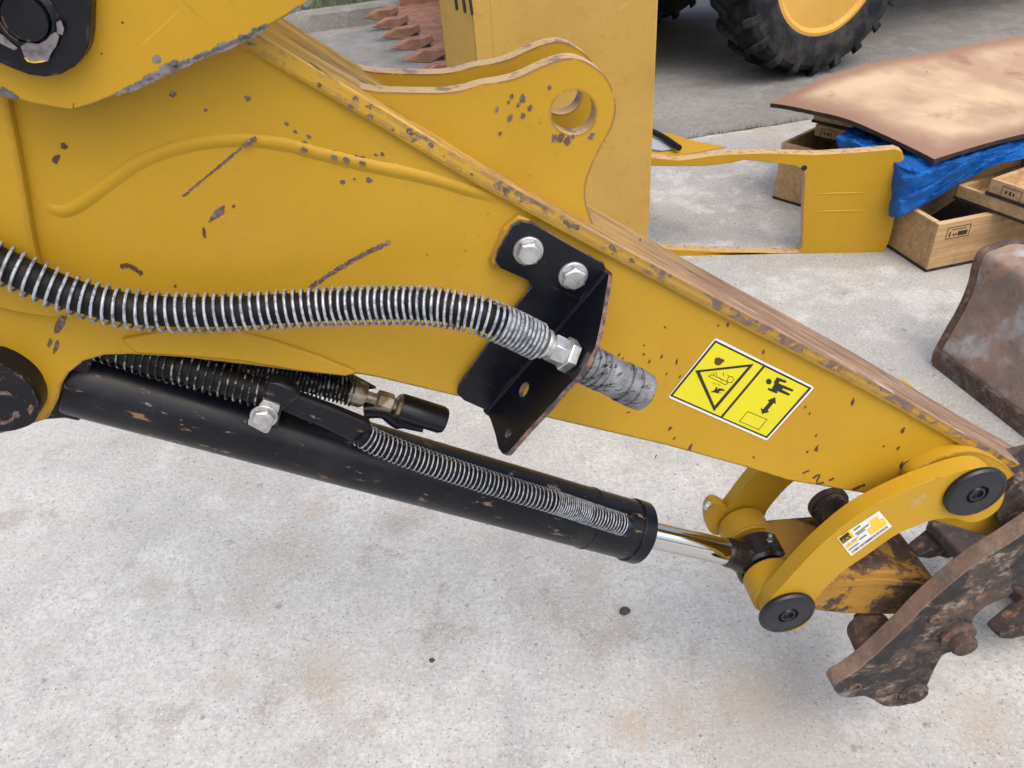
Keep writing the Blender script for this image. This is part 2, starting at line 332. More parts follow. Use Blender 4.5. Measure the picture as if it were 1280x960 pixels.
def plate(name, pts, w0, w1, mat, parent, holes=(), n=0, **k):
    o = px(pts, w0, n); h = [px(x, w0) for x in holes]
    vs, fs = prism_g(o, NN*(w1-w0), h); return mk(name, vs, fs, mat, parent, en=len(vs)//2, **k)
def circ_px(cx, cy, r, n=24, ry=None, rot=0):
    ry = ry or r; return [(cx+r*cos(t)*cos(rot)-ry*sin(t)*sin(rot), cy+r*cos(t)*sin(rot)+ry*sin(t)*cos(rot)) for t in (2*pi*i/n for i in range(n))]
def frames(P):
    T = [(P[min(i+1, len(P)-1)]-P[max(i-1, 0)]).normalized() for i in range(len(P))]
    x = T[0].orthogonal().normalized(); X = []
    for t in T:
        x = (x - t*x.dot(t)).normalized(); X.append(x)
    return [(X[i], T[i].cross(X[i]), T[i]) for i in range(len(P))]
def tube_g(P, r, n=12, caps=True):
    fr = frames(P); R = r if isinstance(r, (list, tuple)) else [r]*len(P); vs = []; fs = []
    for p, (x, y, t), q in zip(P, fr, R):
        vs += [p + (x*cos(a)+y*sin(a))*q for a in (2*pi*i/n for i in range(n))]
    for i in range(len(P)-1):
        for j in range(n): fs.append((i*n+j, i*n+(j+1) % n, (i+1)*n+(j+1) % n, (i+1)*n+j))
    if caps: fs += [tuple(range(n)), tuple(range((len(P)-1)*n, len(P)*n))]
    return vs, fs
def lathe_g(prof, org, axis, n=32, x=None):      # prof: (radius, height along axis)
    axis = axis.normalized(); x = (x or axis.orthogonal()); x = (x-axis*x.dot(axis)).normalized(); y = axis.cross(x); vs = []; fs = []
    for r, h in prof:
        vs += [org + axis*h + (x*cos(a)+y*sin(a))*max(r, 1e-5) for a in (2*pi*i/n for i in range(n))]
    for i in range(len(prof)-1):
        for j in range(n): fs.append((i*n+j, i*n+(j+1) % n, (i+1)*n+(j+1) % n, (i+1)*n+j))
    fs += [tuple(range(n)), tuple(range((len(prof)-1)*n, len(prof)*n))]
    return vs, fs
def lathe(name, prof, org, axis, mat, parent, n=32, **k):
    k.setdefault('smooth', True); return mk(name, *lathe_g(prof, org, axis, n), mat, parent, **k)
def resample(P, ds):
    out = [P[0].copy()]; acc = 0
    for a, b in zip(P, P[1:]):
        L = (b-a).length; pos = ds-acc
        while pos <= L: out.append(a.lerp(b, pos/L)); pos += ds
        acc = (acc+L) % ds
    return out
def helix_g(P, R, wire, pitch, n=6, per=18, phase=0, sag=V((0, 0, 0)), jit=0.0):
    # P dense path; pitch: function of 0..1 along
    fr = frames(P); Ls = [0]
    for a, b in zip(P, P[1:]): Ls.append(Ls[-1]+(b-a).length)
    tot = Ls[-1]; s = 0; ang = phase; Q = []; i = 0
    while s < tot:
        while i < len(Ls)-2 and Ls[i+1] < s: i += 1
        t = (s-Ls[i])/max(1e-9, Ls[i+1]-Ls[i]); c = P[i].lerp(P[i+1], t); x, y, tt = fr[i]
        rr = R*(1+jit*mnoise.noise(V((ang*.17, 3.1, 0)))) + .0
        Q.append(c + (x*cos(ang)+y*sin(ang))*rr + sag + tt*(jit*.02*mnoise.noise(V((ang*.11, 8.1, 0)))))
        f = s/tot; s += pitch(f)/per; ang += 2*pi/per
    return tube_g(Q, wire, n)
def ragged(cx, cy, rx, ry, ang, n=13, amp=.35):
    out = []; n = n if max(rx, ry) < 2.2 else 30; sd_ = random.uniform(0, 99)
    for i in range(n):
        t = 2*pi*i/n; k = 1+(random.uniform(-amp, amp) if n < 20 else 1.5*amp*mnoise.noise(V((cos(t)*1.3, sin(t)*1.3, sd_)))+.9*amp*mnoise.noise(V((cos(t)*4.5, sin(t)*4.5, sd_))))
        x, y = rx*cos(t)*k, ry*sin(t)*k; out.append((cx+x*cos(ang)-y*sin(ang), cy+x*sin(ang)+y*cos(ang)))
    return out
def band(pts, wd, amp=.4, n=5):
    amp = min(.5, amp*1.2); n = n*3                  # ragged scratch along a px polyline
    Q = cr([V(p) for p in pts], n); up = []; lo = []
    for i, p in enumerate(Q):
        t = (Q[min(i+1, len(Q)-1)]-Q[max(i-1, 0)]).normalized(); nn = V((-t.y, t.x)); e = min(1, .25+i, .25+(len(Q)-1-i))
        up.append(p+nn*wd*.5*e*(1+random.uniform(-amp, amp))); lo.append(p-nn*wd*.5*e*(1+random.uniform(-amp, amp)))
    return [tuple(p) for p in up+lo[::-1]]
def flat(name, polys, w, mat, parent, stuff=True, thick=.0004):
    b = B()
    for p in polys: b.add(*prism_g(px(p, w), NN*thick))
    o = b.mk(name, mat, parent)
    if stuff: o['kind'] = 'stuff'
    return o
def box_g(o, a, b, c): # corner o, edge vectors
    vs = [o, o+a, o+a+b, o+b, o+c, o+a+c, o+a+b+c, o+b+c]
    return vs, [(0, 1, 2, 3), (4, 5, 6, 7), (0, 1, 5, 4), (1, 2, 6, 5), (2, 3, 7, 6), (3, 0, 4, 7)]
def hexbolt(name, c, axis, rf, rh, h, parent, mat='zinc', washer=.003, rot=.3):
    b = B(); b.add(*lathe_g([(rf, 0), (rf, washer*.6), (rf*.93, washer)], c, axis, 28))
    b.add(*lathe_g([(rh, washer*.9), (rh, h-.0015), (rh*.86, h)], c, axis, 6, x=Matrix.Rotation(rot, 3, axis) @ axis.orthogonal()))
    b.add(*lathe_g([(rh*.8, h-.0003), (rh*.78, h+.0006), (rh*.2, h+.0008)], c, axis, 24))
    return b.mk(name, mat, parent, bevel=.0007, seg=2)
def text_g(s, org, xd, yd, size):                # flat lettering, as mesh data
    cu = bpy.data.curves.new('t', 'FONT'); cu.body = s; cu.size = 1; ob = bpy.data.objects.new('t', cu); S.collection.objects.link(ob)
    bpy.context.view_layer.update()
    me = bpy.data.meshes.new_from_object(ob.evaluated_get(bpy.context.evaluated_depsgraph_get()))
    vs = [org + xd*(v.co.x*size) + yd*(v.co.y*size) for v in me.vertices]; fs = [tuple(p.vertices) for p in me.polygons]
    bpy.data.objects.remove(ob); bpy.data.curves.remove(cu); bpy.data.meshes.remove(me)
    return vs, fs

# ================================================================== SETTING
g = mk('ground', [(-60, -40, -.03), (60, -40, -.03), (60, 90, -.03), (-60, 90, -.03)], [(0, 1, 2, 3)], 'dirt'); tag(g, kind='structure')
j0, j1 = G(820, 180), G(1010, 150); sl_ = (j1.y-j0.y)/(j1.x-j0.x)
def jy(x, s): return j0.y+(x-j0.x)*sl_ + .014*mnoise.noise(V((x*3.1, s, 0))) + .012*mnoise.noise(V((x*11, s, 4))) + .006*mnoise.noise(V((x*37, s, 4)))
xs = [-40+i*4 for i in range(9)] + [-4+i*.04 for i in range(250)] + [6+i*4 for i in range(9)]
nv = [V((x, jy(x, 1), 0)) for x in xs]; fv = [V((x, jy(x, 7)+.022, -.004)) for x in xs]
def slab(name, edge, yend, z, mat):
    n = len(edge); vs = edge + [V((v.x, yend, z)) for v in edge] + [V((v.x, v.y, -.028)) for v in edge]
    fs = [(i, i+1, n+i+1, n+i) for i in range(n-1)] + [(i, i+1, 2*n+i+1, 2*n+i) for i in range(n-1)]
    return mk(name, vs, fs, mat, g)
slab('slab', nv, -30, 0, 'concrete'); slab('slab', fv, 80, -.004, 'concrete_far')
# kerb along the far side of the yard
kb0, kb1 = V((-1.579, 7.79, 0)), V((-.921, 7.95, 0)); kd = (kb1-kb0).normalized(); kp = V((-kd.y, kd.x, 0))
b = B(); K0 = kb0 - kd*9
nseg = 70; rows = []
for i in range(nseg+1):
    p = K0 + kd*(i*.25); q = lambda s: .012*mnoise.noise(V((i*.7, s, 0)))
    rows.append([p+V((0, 0, -.02)), p+ZZ*(.135+q(1))+kp*(.012+q(5)), p+kp*(.035+q(2))+ZZ*(.165+q(4)), p+kp*.17+ZZ*(.165+q(3)), p+kp*.17-ZZ*.02])
for i in range(nseg):
    o_ = len(b.v); b.add(rows[i]+rows[i+1], [(k_, k_+1, k_+6, k_+5) for k_ in range(4)])
tag(b.mk('kerb', 'kerbstone', None, smooth=True), kind='structure')
b = B(); p = K0+kp*.16
b.add([p+ZZ*.14, p+kd*17.5+ZZ*.14, p+kd*17.5+kp*20+ZZ*.3, p+kp*20+ZZ*.3], [(0, 1, 2, 3)])
tag(b.mk('verge', 'dirt'), kind='structure')
b = B()
for i in range(5200):
    u, v_ = random.uniform(5, 12.5), random.random()**1.6*2.2; p = K0+kd*u+kp*(.15+v_)+ZZ*.14
    h = random.uniform(.04, .14); a = random.uniform(0, pi); d = V((cos(a), sin(a), 0))*.004; l = V((random.uniform(-.05, .05), random.uniform(-.05, .05), h))
    b.add([p-d, p+d, p+l*.6+d*.6, p+l, p+l*.6-d*.6], [(0, 1, 2, 3, 4)])
tag(b.mk('grass', 'grass'), 'short green grass on the verge above the kerb', 'grass', kind='stuff')
b = B()
for i in range(70):
    x = random.choice([random.uniform(.9, 1.9), random.uniform(1.2, 1.6), random.uniform(-2, 5)]); c = V((x, jy(x, 1)+.01, -.02))
    for j in range(9):
        h = random.uniform(.02, .06); a = random.uniform(0, 2*pi); d = V((cos(a), sin(a), 0))*.0016; l = V((random.uniform(-.03, .03), random.uniform(-.03, .03), h))
        b.add([c-d, c+d, c+l], [(0, 1, 2)])
tag(b.mk('weeds', 'weed'), 'thin dry weeds growing in the concrete joint', 'weeds', kind='stuff')
# grit lying on the slab
b = B()
for i in range(900):
    p = V((random.uniform(-1.6, 2.2), random.uniform(.5, 3.6), 0)); r = random.uniform(.0009, .0024)*(1+p.y*.35)
    a = random.uniform(0, 6); vs = [p+V((r*cos(a+t), r*sin(a+t)*random.uniform(.6, 1), 0)) for t in (0, 1.6, 3.1, 4.7)] + [p+V((random.uniform(-.3, .3)*r, 0, r*random.uniform(.5, 1)))]
    b.add(vs, [(0, 1, 4), (1, 2, 4), (2, 3, 4), (3, 0, 4)])
tag(b.mk('gravel', 'gravel'), 'scattered fine grit on the concrete yard', 'gravel', kind='stuff')
def pebble(p, r, label):
    bm = bmesh.new(); bmesh.ops.create_icosphere(bm, subdivisions=3, radius=1)
    for v in bm.verts:
        v.co *= 1+.35*mnoise.noise(v.co*1.3+p*30); v.co = V((v.co.x*r, v.co.y*r*.8, v.co.z*r*.55)) + p + V((0, 0, r*.35))
    me = bpy.data.meshes.new('pebble'); bm.to_mesh(me); bm.free(); me.materials.append(M['stone']); o = bpy.data.objects.new('pebble', me); S.collection.objects.link(o); me.shade_smooth()
    tag(o, label, 'pebble')
pebble(G(781, 765), .012, 'small dark pebble alone on the pale concrete below the cylinder rod')
pebble(G(540, 826), .006, 'tiny dark stone chip on the open concrete, lower centre')

# ================================================================== THE ARM
arm = thing('excavator_arm', A(300, 500, .045)*1.0 - ZZ*A(300, 500, .045).z, 'chipped yellow excavator arm with black hydraulic cylinder and spring-wrapped hose', 'excavator arm')
SW = .09                                          # stick width
NB = [(150, -42), (250, 20), (326, 66), (445, 136), (557, 203), (632, 246), (720, 294), (860, 369), (1000, 442), (1100, 495), (1220, 563), (1352, 634)]
NBs = [tuple(p) for p in cr([V(p) for p in NB], 3)]
low = [(1350, 668), (1320, 676), (1260, 668), (1180, 645), (1085, 617), (985, 600), (930, 583), (832, 556), (680, 521), (580, 497), (470, 471), (447, 467), (432, 470), (370, 464), (300, 455), (230, 447), (160, 443), (130, 444), (105, 451), (86, 466), (76, 482), (72, 500), (60, 523), (35, 531), (0, 542), (-40, 540), (-480, 480), (-480, -200), (0, -200)]
sp = plate('stick', NBs + low, 0, .012, 'yellow', arm, bevel=.0015)
mk('far_side_plate', *prism_g(px(NBs+low, SW-.012), NN*.012), 'yellow', sp)
# top flange
NBt = cr([V(p) for p in NB], 4); bot = [A(p.x, p.y, -.007) for p in NBt]; n = len(bot); vs = []; fs = []
for i, p in enumerate(bot):
    t = (bot[min(i+1, n-1)]-bot[max(i-1, 0)]).normalized(); up = NN.cross(t); up = up if up.z > 0 else -up
    f = i/(n-1); wf = .114-.034*f
    vs += [p, p+up*.0145, p+up*.0145+NN*wf, p+NN*wf]
for i in range(n-1):
    for k_ in range(4): fs.append((i*4+k_, i*4+(k_+1) % 4, i*4+4+(k_+1) % 4, i*4+4+k_))
mk('top_flange', vs, fs, 'flange', sp, bevel=.003, seg=3)
# chipped yellow lip on the flange's near face
vs2 = []; fs2 = []
for i, p in enumerate(bot):
    t = (bot[min(i+1, n-1)]-bot[max(i-1, 0)]).normalized(); up = NN.cross(t); up = up if up.z > 0 else -up
    vs2 += [p-NN*.0012+up*.0002, p-NN*.0012+up*.0125, p+NN*.003+up*.0125, p+NN*.003+up*.0002]
for i in range(n-1):
    for k_ in range(4): fs2.append((i*4+k_, i*4+(k_+1) % 4, i*4+4+(k_+1) % 4, i*4+4+k_))
mk('flange_lip', vs2, fs2, 'lip', sp)
# weld under the flange
mk('weld_bead', *tube_g([p+NN*.004-ZZ*.001 for p in bot[2:]], [0.0046+.0008*mnoise.noise(V((i*1.7, 0, 0))) for i in range(len(bot)-2)], 10), 'yellow', sp, smooth=True)
# bottom plate
bp = [(1085, 616), (985, 599), (930, 582), (832, 555), (680, 520), (580, 496), (470, 470)]
b = B()
for w_, e in ((0, 1),):
    q = px(bp, .006); vs = []; fs = []
    for p in q: vs += [p, p+ZZ*.008, p+ZZ*.008+NN*(SW-.012), p+NN*(SW-.012)]
    for i in range(len(q)-1):
        for k_ in range(4): fs.append((i*4+k_, i*4+(k_+1) % 4, i*4+4+(k_+1) % 4, i*4+4+k_))
    b.add(vs, fs)
b.mk('bottom_plate', 'yellow', sp)
q = px([(480, 462), (370, 451), (300, 442), (200, 432), (130, 433), (96, 444), (74, 470)], .013); vs = []; fs = []
for p in q: vs += [p, p+ZZ*.008, p+ZZ*.008+NN*(SW-.026), p+NN*(SW-.026)]
for i in range(len(q)-1):
    for k_ in range(4): fs.append((i*4+k_, i*4+(k_+1) % 4, i*4+4+(k_+1) % 4, i*4+4+k_))
mk('recess_plate', vs, fs, 'black_dirty', sp)  # added black plate, closes the arch so the recess stays dark
# raised doubler plate under the boom, rounded edge facing down
db = [(54, 246), (62, 260), (80, 265), (103, 254), (140, 227), (175, 203), (219, 186), (265, 177), (312, 176), (360, 182), (398, 192), (460, 207), (523, 220), (570, 233), (610, 245), (640, 253)]
rp_ = [A(p.x, p.y, .001) for p in cr([V(p) for p in db], 6)]; vs = []; fs = []; n = len(rp_)
pf_ = [(-.0085, 0), (-.007, .0018), (-.005, .0036), (-.0025, .0044), (.0005, .0040), (.0035, .0028), (.0065, .0011), (.009, 0)]
for i, p in enumerate(rp_):
    t = (rp_[min(i+1, n-1)]-rp_[max(i-1, 0)]).normalized(); sd_ = NN.cross(t)
    k1 = 1+.10*mnoise.noise(V((i*.31, 0, 0))); k2 = min(1, (n-1-i)/10, .02+i/16)*(1+.10*mnoise.noise(V((i*.23, 5, 0))))
    vs += [p + sd_*a*k1 - NN*h*k2 for a, h in pf_]
m_ = len(pf_)
for i in range(n-1):
    for q_ in range(m_-1): fs.append((i*m_+q_, i*m_+q_+1, (i+1)*m_+q_+1, (i+1)*m_+q_))
mk('weld_ridge', vs, fs, 'yellow_smooth', sp, smooth=True)
# left pivot plate
plate('pivot_plate', [(-480, -40), (-6, 100), (8, 124), (26, 215), (40, 300), (54, 360), (66, 380), (96, 390), (70, 399), (20, 392), (-140, 350), (-480, 300)], -.013, .001, 'yellow_edge', sp, bevel=.003)
plate('lower_gusset', [(300, 417), (345, 428), (395, 445), (447, 466), (432, 471), (370, 464), (300, 452), (230, 446), (170, 442), (150, 425), (220, 412)], -.005, .002, 'yellow_smooth', sp, bevel=.003)
# ears
ear = [(438, 108), (462, 113), (486, 115), (545, 116), (575, 113), (601, 106), (625, 102), (648, 96), (679, 82), (702, 74), (720, 73), (738, 80), (756, 94), (767, 115), (770, 137), (765, 159), (750, 187), (738, 212), (732, 234), (733, 255), (738, 270)]
ears = [tuple(p) for p in cr([V(p) for p in ear], 4)] + [(745, 292), (680, 265), (620, 225), (540, 180), (500, 158), (450, 132)]
hole = circ_px(717, 141, 28, 28)
eo = px(ears, .012); eh = px(hole, .012)
for w_ in (0, .073):
    mk('ear', *prism_g([p+NN*w_ for p in eo], NN*.022, [[p+NN*w_ for p in eh]]), 'yellow_edge', sp, bevel=.0018, seg=2, emat='edge_tan', en=len(eo)+len(eh))
# stick nose boss beside the link pin
nose = [(1135, 600), (1165, 578), (1195, 567), (1222, 566), (1250, 578), (1275, 600), (1290, 625), (1285, 655), (1250, 672), (1200, 660), (1150, 640)]
plate('pivot_boss', nose, -.022, .004, 'yellow_edge', sp, n=4, bevel=.006, seg=3)
plate('nose_casting', [(1246, 640), (1262, 612), (1283, 598), (1340, 590), (1345, 650), (1290, 668), (1258, 664)], -.035, .03, 'rust_black', sp, n=3, bevel=.006)

# ---- boom end above the stick
boomp = [(-480, -300), (760, -300), (395, -2), (370, 13), (332, 35), (300, 52), (262, 68), (225, 84), (180, 105), (150, 117), (112, 132), (94, 137), (75, 136.5), (45, 131), (20, 124), (0, 112), (-140, 50), (-480, -60)]
bo = plate('boom', boomp, -.045, -.02, 'yellow_clean', arm, bevel=.002, emat='primer')
mk('far_boom_plate', *prism_g(px(boomp, SW+.02), NN*.025), 'yellow_clean', bo)
kp_ = [(114, -120), (113.5, 10), (112.5, 40), (110, 58), (103, 72), (92, 84), (76, 93), (56, 96.5), (36, 94), (15, 86), (-10, 75), (-60, 52), (-60, -120)]
pk = plate('pin_keeper', kp_, -.062, -.045, 'black_clean', bo, bevel=.003, seg=3)
c_ = A(34, 22, -.062); s_ = (A(74, 22, -.062)-c_).length
lathe('pin', [(s_*1.0, -.003), (s_*1.02, .001), (s_*.86, .004), (s_*.80, .004), (s_*.78, -.001), (s_*.74, .000), (s_*.70, .006), (s_*.1, .0065)], c_, -NN, 'black', pk, 40)
flat('worn_paint', [[(26, 58), (34, 53), (48, 55), (58, 50), (64, 43), (70, 40), (74, 46), (70, 58), (64, 66), (60, 76), (52, 75), (44, 77), (36, 76), (30, 70)], [(70, 28), (76, 25), (80, 36), (78, 44), (72, 42)], [(-5, 40), (4, 44), (14, 54), (22, 60), (18, 63), (4, 56), (-6, 50)]], -.0668, 'primer', pk)
flat('rusty_edge', [[(30, 72), (44, 74), (60, 76), (52, 78), (42, 79), (34, 77)]], -.0663, 'label_yellow', pk)
# chips along the boom's lower edge
ch = []
for x, y, r in [(318, 38, 5), (327, 33, 4), (310, 44, 5), (300, 47, 5), (290, 52, 4), (278, 57, 6), (268, 61, 4), (255, 66, 4), (246, 70, 4), (232, 76, 4), (222, 80, 5), (214, 80, 6), (205, 83, 5), (195, 90, 4), (186, 95, 5), (176, 101, 3), (170, 104, 3), (155, 112, 4), (147, 116, 3)]:
    ch.append(ragged(x+1, y+1, r*1.45, r*.8, -.45))
ch.append(band([(332, 34), (300, 51), (262, 67), (225, 83), (180, 104), (160, 112)], 7, .35, 7))
ch += [ragged(195, 74, 5, 6, .2), ragged(10, 117, 13, 5, .55), ragged(370, 12, 8, 3, -.5), ragged(385, 4, 7, 3, -.6)]
flat('paint_chips', ch, -.0455, 'primer', bo)
flat('paint_specks', [ragged(153, 28, 1.4, 1.4, 0), ragged(127, 67, 1.2, 1.2, 0), band([(92, 129), (91.5, 136)], 1.2)], -.0453, 'chip_rust', bo)

# ---- chips and scratches on the stick
ch = [band([(228, 246), (262, 218), (292, 193), (302, 185)], 3.0), band([(304, 183), (320, 172)], 6), band([(386, 361), (420, 338), (455, 318), (488, 302)], 5.2, .3, 9),
      ragged(272, 267, 12, 5, -.75), ragged(70, 434, 3, 8, .3), ragged(62, 429, 3, 5, .4), ragged(75, 405, 5, 11, .5), band([(249, 430), (252, 437), (276, 432)], 5), band([(272, 428), (296, 423)], 4), band([(250, 420), (272, 416)], 3)]
for x, y, r in [(453, 200, 5), (459, 203, 4), (446, 197, 3), (433, 195, 3), (418, 191, 3), (393, 187, 4), (380, 179, 3), (369, 165, 2.5), (386, 171, 2.5), (358, 155, 2.5), (377, 183, 3.5), (216, 118, 4), (310, 123, 3.5), (257, 138, 2.2), (470, 194, 2), (478, 193, 2.5), (461, 225, 3.5), (428, 228, 3), (443, 224, 1.6)]:
    ch.append(ragged(x, y, r*1.2, r*.85, .4))
flat('paint_chips', ch[:1]+ch[2:], -.0005, 'chip', sp)
flat('ridge_chips', [c_ for c_ in ch[1:2]]+[ragged(x, y+4, 4.5, 3, .4) for x, y in ((453, 200), (433, 196), (418, 193), (380, 184))], -.0052, 'chip', sp)
ch = [ragged(80, 183, 4, 4, 0), ragged(70, 199, 4, 7, .4), ragged(255, 291, 2, 6, -.2), band([(150, 333), (163, 333), (178, 343)], 5), ragged(292, 258, 2, 2, 0), ragged(219, 358, 1.4, 2, 0), band([(236, 183), (243, 180), (252, 184)], 4)]
flat('rust_spots', ch, -.0007, 'chip_rust', sp)
ch = []
for i in range(18):
    x = random.uniform(760, 1090); y = random.uniform(400, 610)
    top = 294+(x-720)*.535; lo_ = 521+(x-680)*.232
    if top+30 < y < lo_-6 and not (832 < x < 1020 and abs(y-486) < 75): ch.append(ragged(x, y, random.uniform(1., 2.2), random.uniform(.6, 1.2), random.uniform(0, 3), 9, .5))
for x, y, r in [(898, 407, 2), (827, 446, 2.5), (833, 468, 2), (846, 452, 3), (800, 300, 2), (820, 570, 2), (863, 559, 4), (850, 471, 2), (779, 448, 1.5), (812, 452, 2.5), (805, 443, 2), (954, 440, 3), (910, 406, 3), (997, 480, 2), (1007, 509, 2), (1021, 561, 4), (1009, 565, 2), (1123, 560, 3), (1129, 538, 4), (1066, 503, 4), (1012, 517, 2), (838, 535, 3), (843, 548, 2), (1020, 545, 2), (1105, 558, 2)]:
    ch.append(ragged(x, y, r*.45, r*1.0, random.uniform(.2, .8), 9, .5))
ch += [band([(1003, 592), (1012, 588)], 1.6), band([(1016, 598), (1025, 593), (1021, 604), (1030, 603)], 1.8), band([(1036, 601), (1043, 598)], 2), band([(1066, 612), (1082, 606)], 3), band([(1125, 583), (1140, 575), (1165, 568)], 1.6), ragged(1127, 582, 2, 4, .3)]
flat('paint_nicks', ch, -.0006, 'chip_rust', sp)
for_fl = []
for x, y, r in [(399, 100, 3), (445, 118, 3.5), (463, 140, 3), (513, 160, 4.5), (539, 175, 3), (491, 156, 2), (438, 128, 3), (632, 232, 4), (590, 212, 2), (708, 272, 3), (720, 278, 4), (712, 276, 3), (766, 304, 4), (790, 320, 3)]:
    for_fl.append(ragged(x, y+6, r*1.2, r*.8, .5))
flat('flange_chips', for_fl, -.0090, 'chip', sp)
flat('ear_chips', [ragged(x, y, r, r*1.5, .3) for x, y, r in [(621, 137, 2), (636, 128, 1.5), (640, 121, 2), (637, 149, 2.5), (640, 145, 1.5), (653, 124, 4), (648, 132, 2), (654, 145, 2.5), (663, 135, 2.5), (625, 167, 1.8), (687, 110, 2), (701, 172, 4), (709, 176, 4), (693, 172, 3), (740, 170, 3), (716, 171, 2)]], .0112, 'chip', sp)

# ---- warning sticker on the stick
def L8(pts): return [(800+x/4.8, 380+y/4.8) for x, y in pts]
st_ = flat('warning_sticker', [L8([(172, 556), (180, 543), (445, 212), (460, 205), (1032, 492), (1042, 502), (1036, 514), (768, 812), (756, 818), (182, 566)])], -.0009, 'white', sp, stuff=False)
flat('border', [L8([(180, 551), (452, 218), (1030, 504), (762, 806)])], -.00125, 'ink', st_, stuff=False)
flat('panel', [L8([(198, 548), (455, 233), (737, 372), (484, 674)]), L8([(497, 681), (750, 379), (1010, 507), (758, 793)])], -.0016, 'sticker', st_, stuff=False)
WI = -.0019
tri_o, tri_i = [(332, 400), (684, 360), (444, 644)], [(360, 409), (650, 377), (448, 612)]
b = B()
for i in range(3):
    j = (i+1) % 3; b.add(*prism_g(px(L8([tri_o[i], tri_o[j], tri_i[j], tri_i[i]]), WI), NN*.0003))
b.mk('warning_triangle', 'ink', st_)
man = [circ_px(773, 466, 17, 16), [(822, 440), (876, 460), (880, 468), (872, 474), (838, 464), (832, 476), (916, 512), (922, 518), (914, 526), (858, 506), (852, 514), (898, 538), (900, 548), (888, 549), (822, 522), (826, 530), (820, 538), (768, 516), (766, 508), (772, 504), (790, 510), (806, 482), (804, 470)]]
flat('person_symbol', [L8(p) for p in man], WI, 'ink', st_, stuff=False)
flat('double_arrow', [L8([(812, 560), (816, 602), (804, 592), (766, 638), (776, 648), (732, 660), (724, 622), (738, 632), (776, 588), (766, 578)])], WI, 'ink', st_, stuff=False)
def outline(q, w=2.2):
    out = []
    for a, c in zip(q, q[1:]+q[:1]):
        d = V((c[0]-a[0], c[1]-a[1])); d.normalize(); nn = V((-d.y, d.x))*w/2; d = d*w/2
        out.append([(a[0]+nn.x-d.x, a[1]+nn.y-d.y), (c[0]+nn.x+d.x, c[1]+nn.y+d.y), (c[0]-nn.x+d.x, c[1]-nn.y+d.y), (a[0]-nn.x-d.x, a[1]-nn.y-d.y)])
    return out
flat('outline_box', [L8(p) for p in outline([(648, 645), (762, 693), (714, 754), (596, 704)], 3)], WI, 'ink', st_, stuff=False)
pic = outline([(412, 434), (430, 424), (530, 470), (514, 486)], 3) + outline([(530, 440), (552, 434), (564, 452), (548, 474), (522, 466)], 3)
pic += outline([(440, 412), (448, 430)], 3)[:1] + outline([(456, 408), (462, 428)], 3)[:1] + outline([(500, 412), (504, 432)], 3)[:1] + outline([(470, 438), (494, 464)], 2)[:1] + outline([(524, 424), (534, 432)], 3)[:1] + outline([(440, 474), (452, 482)], 3)[:1] + outline([(468, 480), (478, 490)], 3)[:1]
pic += [[(422, 530), (446, 518), (458, 498), (466, 500), (462, 516), (476, 506), (500, 510), (512, 524), (496, 520), (480, 522), (470, 530), (490, 536), (464, 536), (444, 530)]]
flat('crush_symbol', [L8(p) for p in pic], WI, 'ink', st_, stuff=False)
flat('print_line', [L8(p) for p in outline([(944, 582), (1000, 520)], 3)[:1]], WI, 'ink_grey', st_, stuff=False)
flat('scuff', [L8(ragged(478, 340, 30, 20, -.3))], WI, 'chip_rust', st_, stuff=False)

# ---- bracket with hose coupling
FA, FB = A(607, 513, -.008), A(758, 337, -.008)          # fold line on the stick
fd = (FB-FA).normalized(); LN = fd.cross(NN).normalized(); LN = LN if LN.x > 0 else -LN
def LP(x, y): return onplane(x, y, FA, LN)
fl_ = [(640, 283), (652, 276.5), (666, 279), (710, 305), (755, 330), (758, 337), (607, 513), (580, 501), (571, 492), (573, 482), (610, 430), (640, 390), (664, 360), (660, 351), (625, 335), (619, 326), (622, 315)]
br = plate('bracket', fl_, -.014, -.008, 'black_clean', arm, bevel=.0012, emat='edge_rust')
leg = [LP(x, y) for x, y in [(607, 513), (613, 524), (619, 542), (623, 560), (628, 567), (634, 567), (660, 537), (690, 505), (708, 484), (722, 470), (735, 452), (744, 434), (750, 408), (756, 375), (761, 343), (758, 337)]]
h1 = [LP(*p) for p in circ_px(655, 487, 10, 20, 5, -1.15)]; h2 = [LP(*p) for p in circ_px(635, 542, 5.5, 16, 3, -1.1)]
mk('bracket_flange', *prism_g(leg, LN*.006, [h1, h2]), 'black_clean', br, emat='edge_rust', en=len(leg)+36)
mk('fold', *tube_g([FA-NN*.003+LN*.002, FB-NN*.003+LN*.002], .0062, 20), 'black_clean', br, smooth=True)
plate('mounting_pad', [(630, 285), (648, 270), (665, 276), (640, 300), (618, 336), (612, 326)], -.0078, .001, 'yellow', br, bevel=.002)
for (x, y), r in (((660, 313), .3), ((716, 344), .7)):
    c_ = A(x, y, -.014); hexbolt('bolt', c_, -NN, .0175, .0145, .0125, br, rot=r, washer=.004)
# fittings along the coupling axis (perpendicular to the flange)
cpl = LP(716, 447); wC = (cpl-CAM).dot(NN)-N0
LF = LN.copy(); AX = (A(800, 487, wC)-A(636, 407, wC)).normalized()
lathe('washer', [(.021, -.0015), (.021, .0005), (.015, .0008)], cpl, -LF, 'black', br)
fit = B()
fit.add(*lathe_g([(.0205, .002), (.0205, .0125), (.019, .014)], cpl, -AX, 6))
fit.add(*lathe_g([(.017, .0135), (.017, .030), (.0155, .032)], cpl, -AX, 6, x=V((.3, .2, 1))))
fit.add(*lathe_g([(.0135, .03), (.0135, .037), (.0175, .0375), (.0175, .042), (.014, .043)], cpl, -AX, 28))
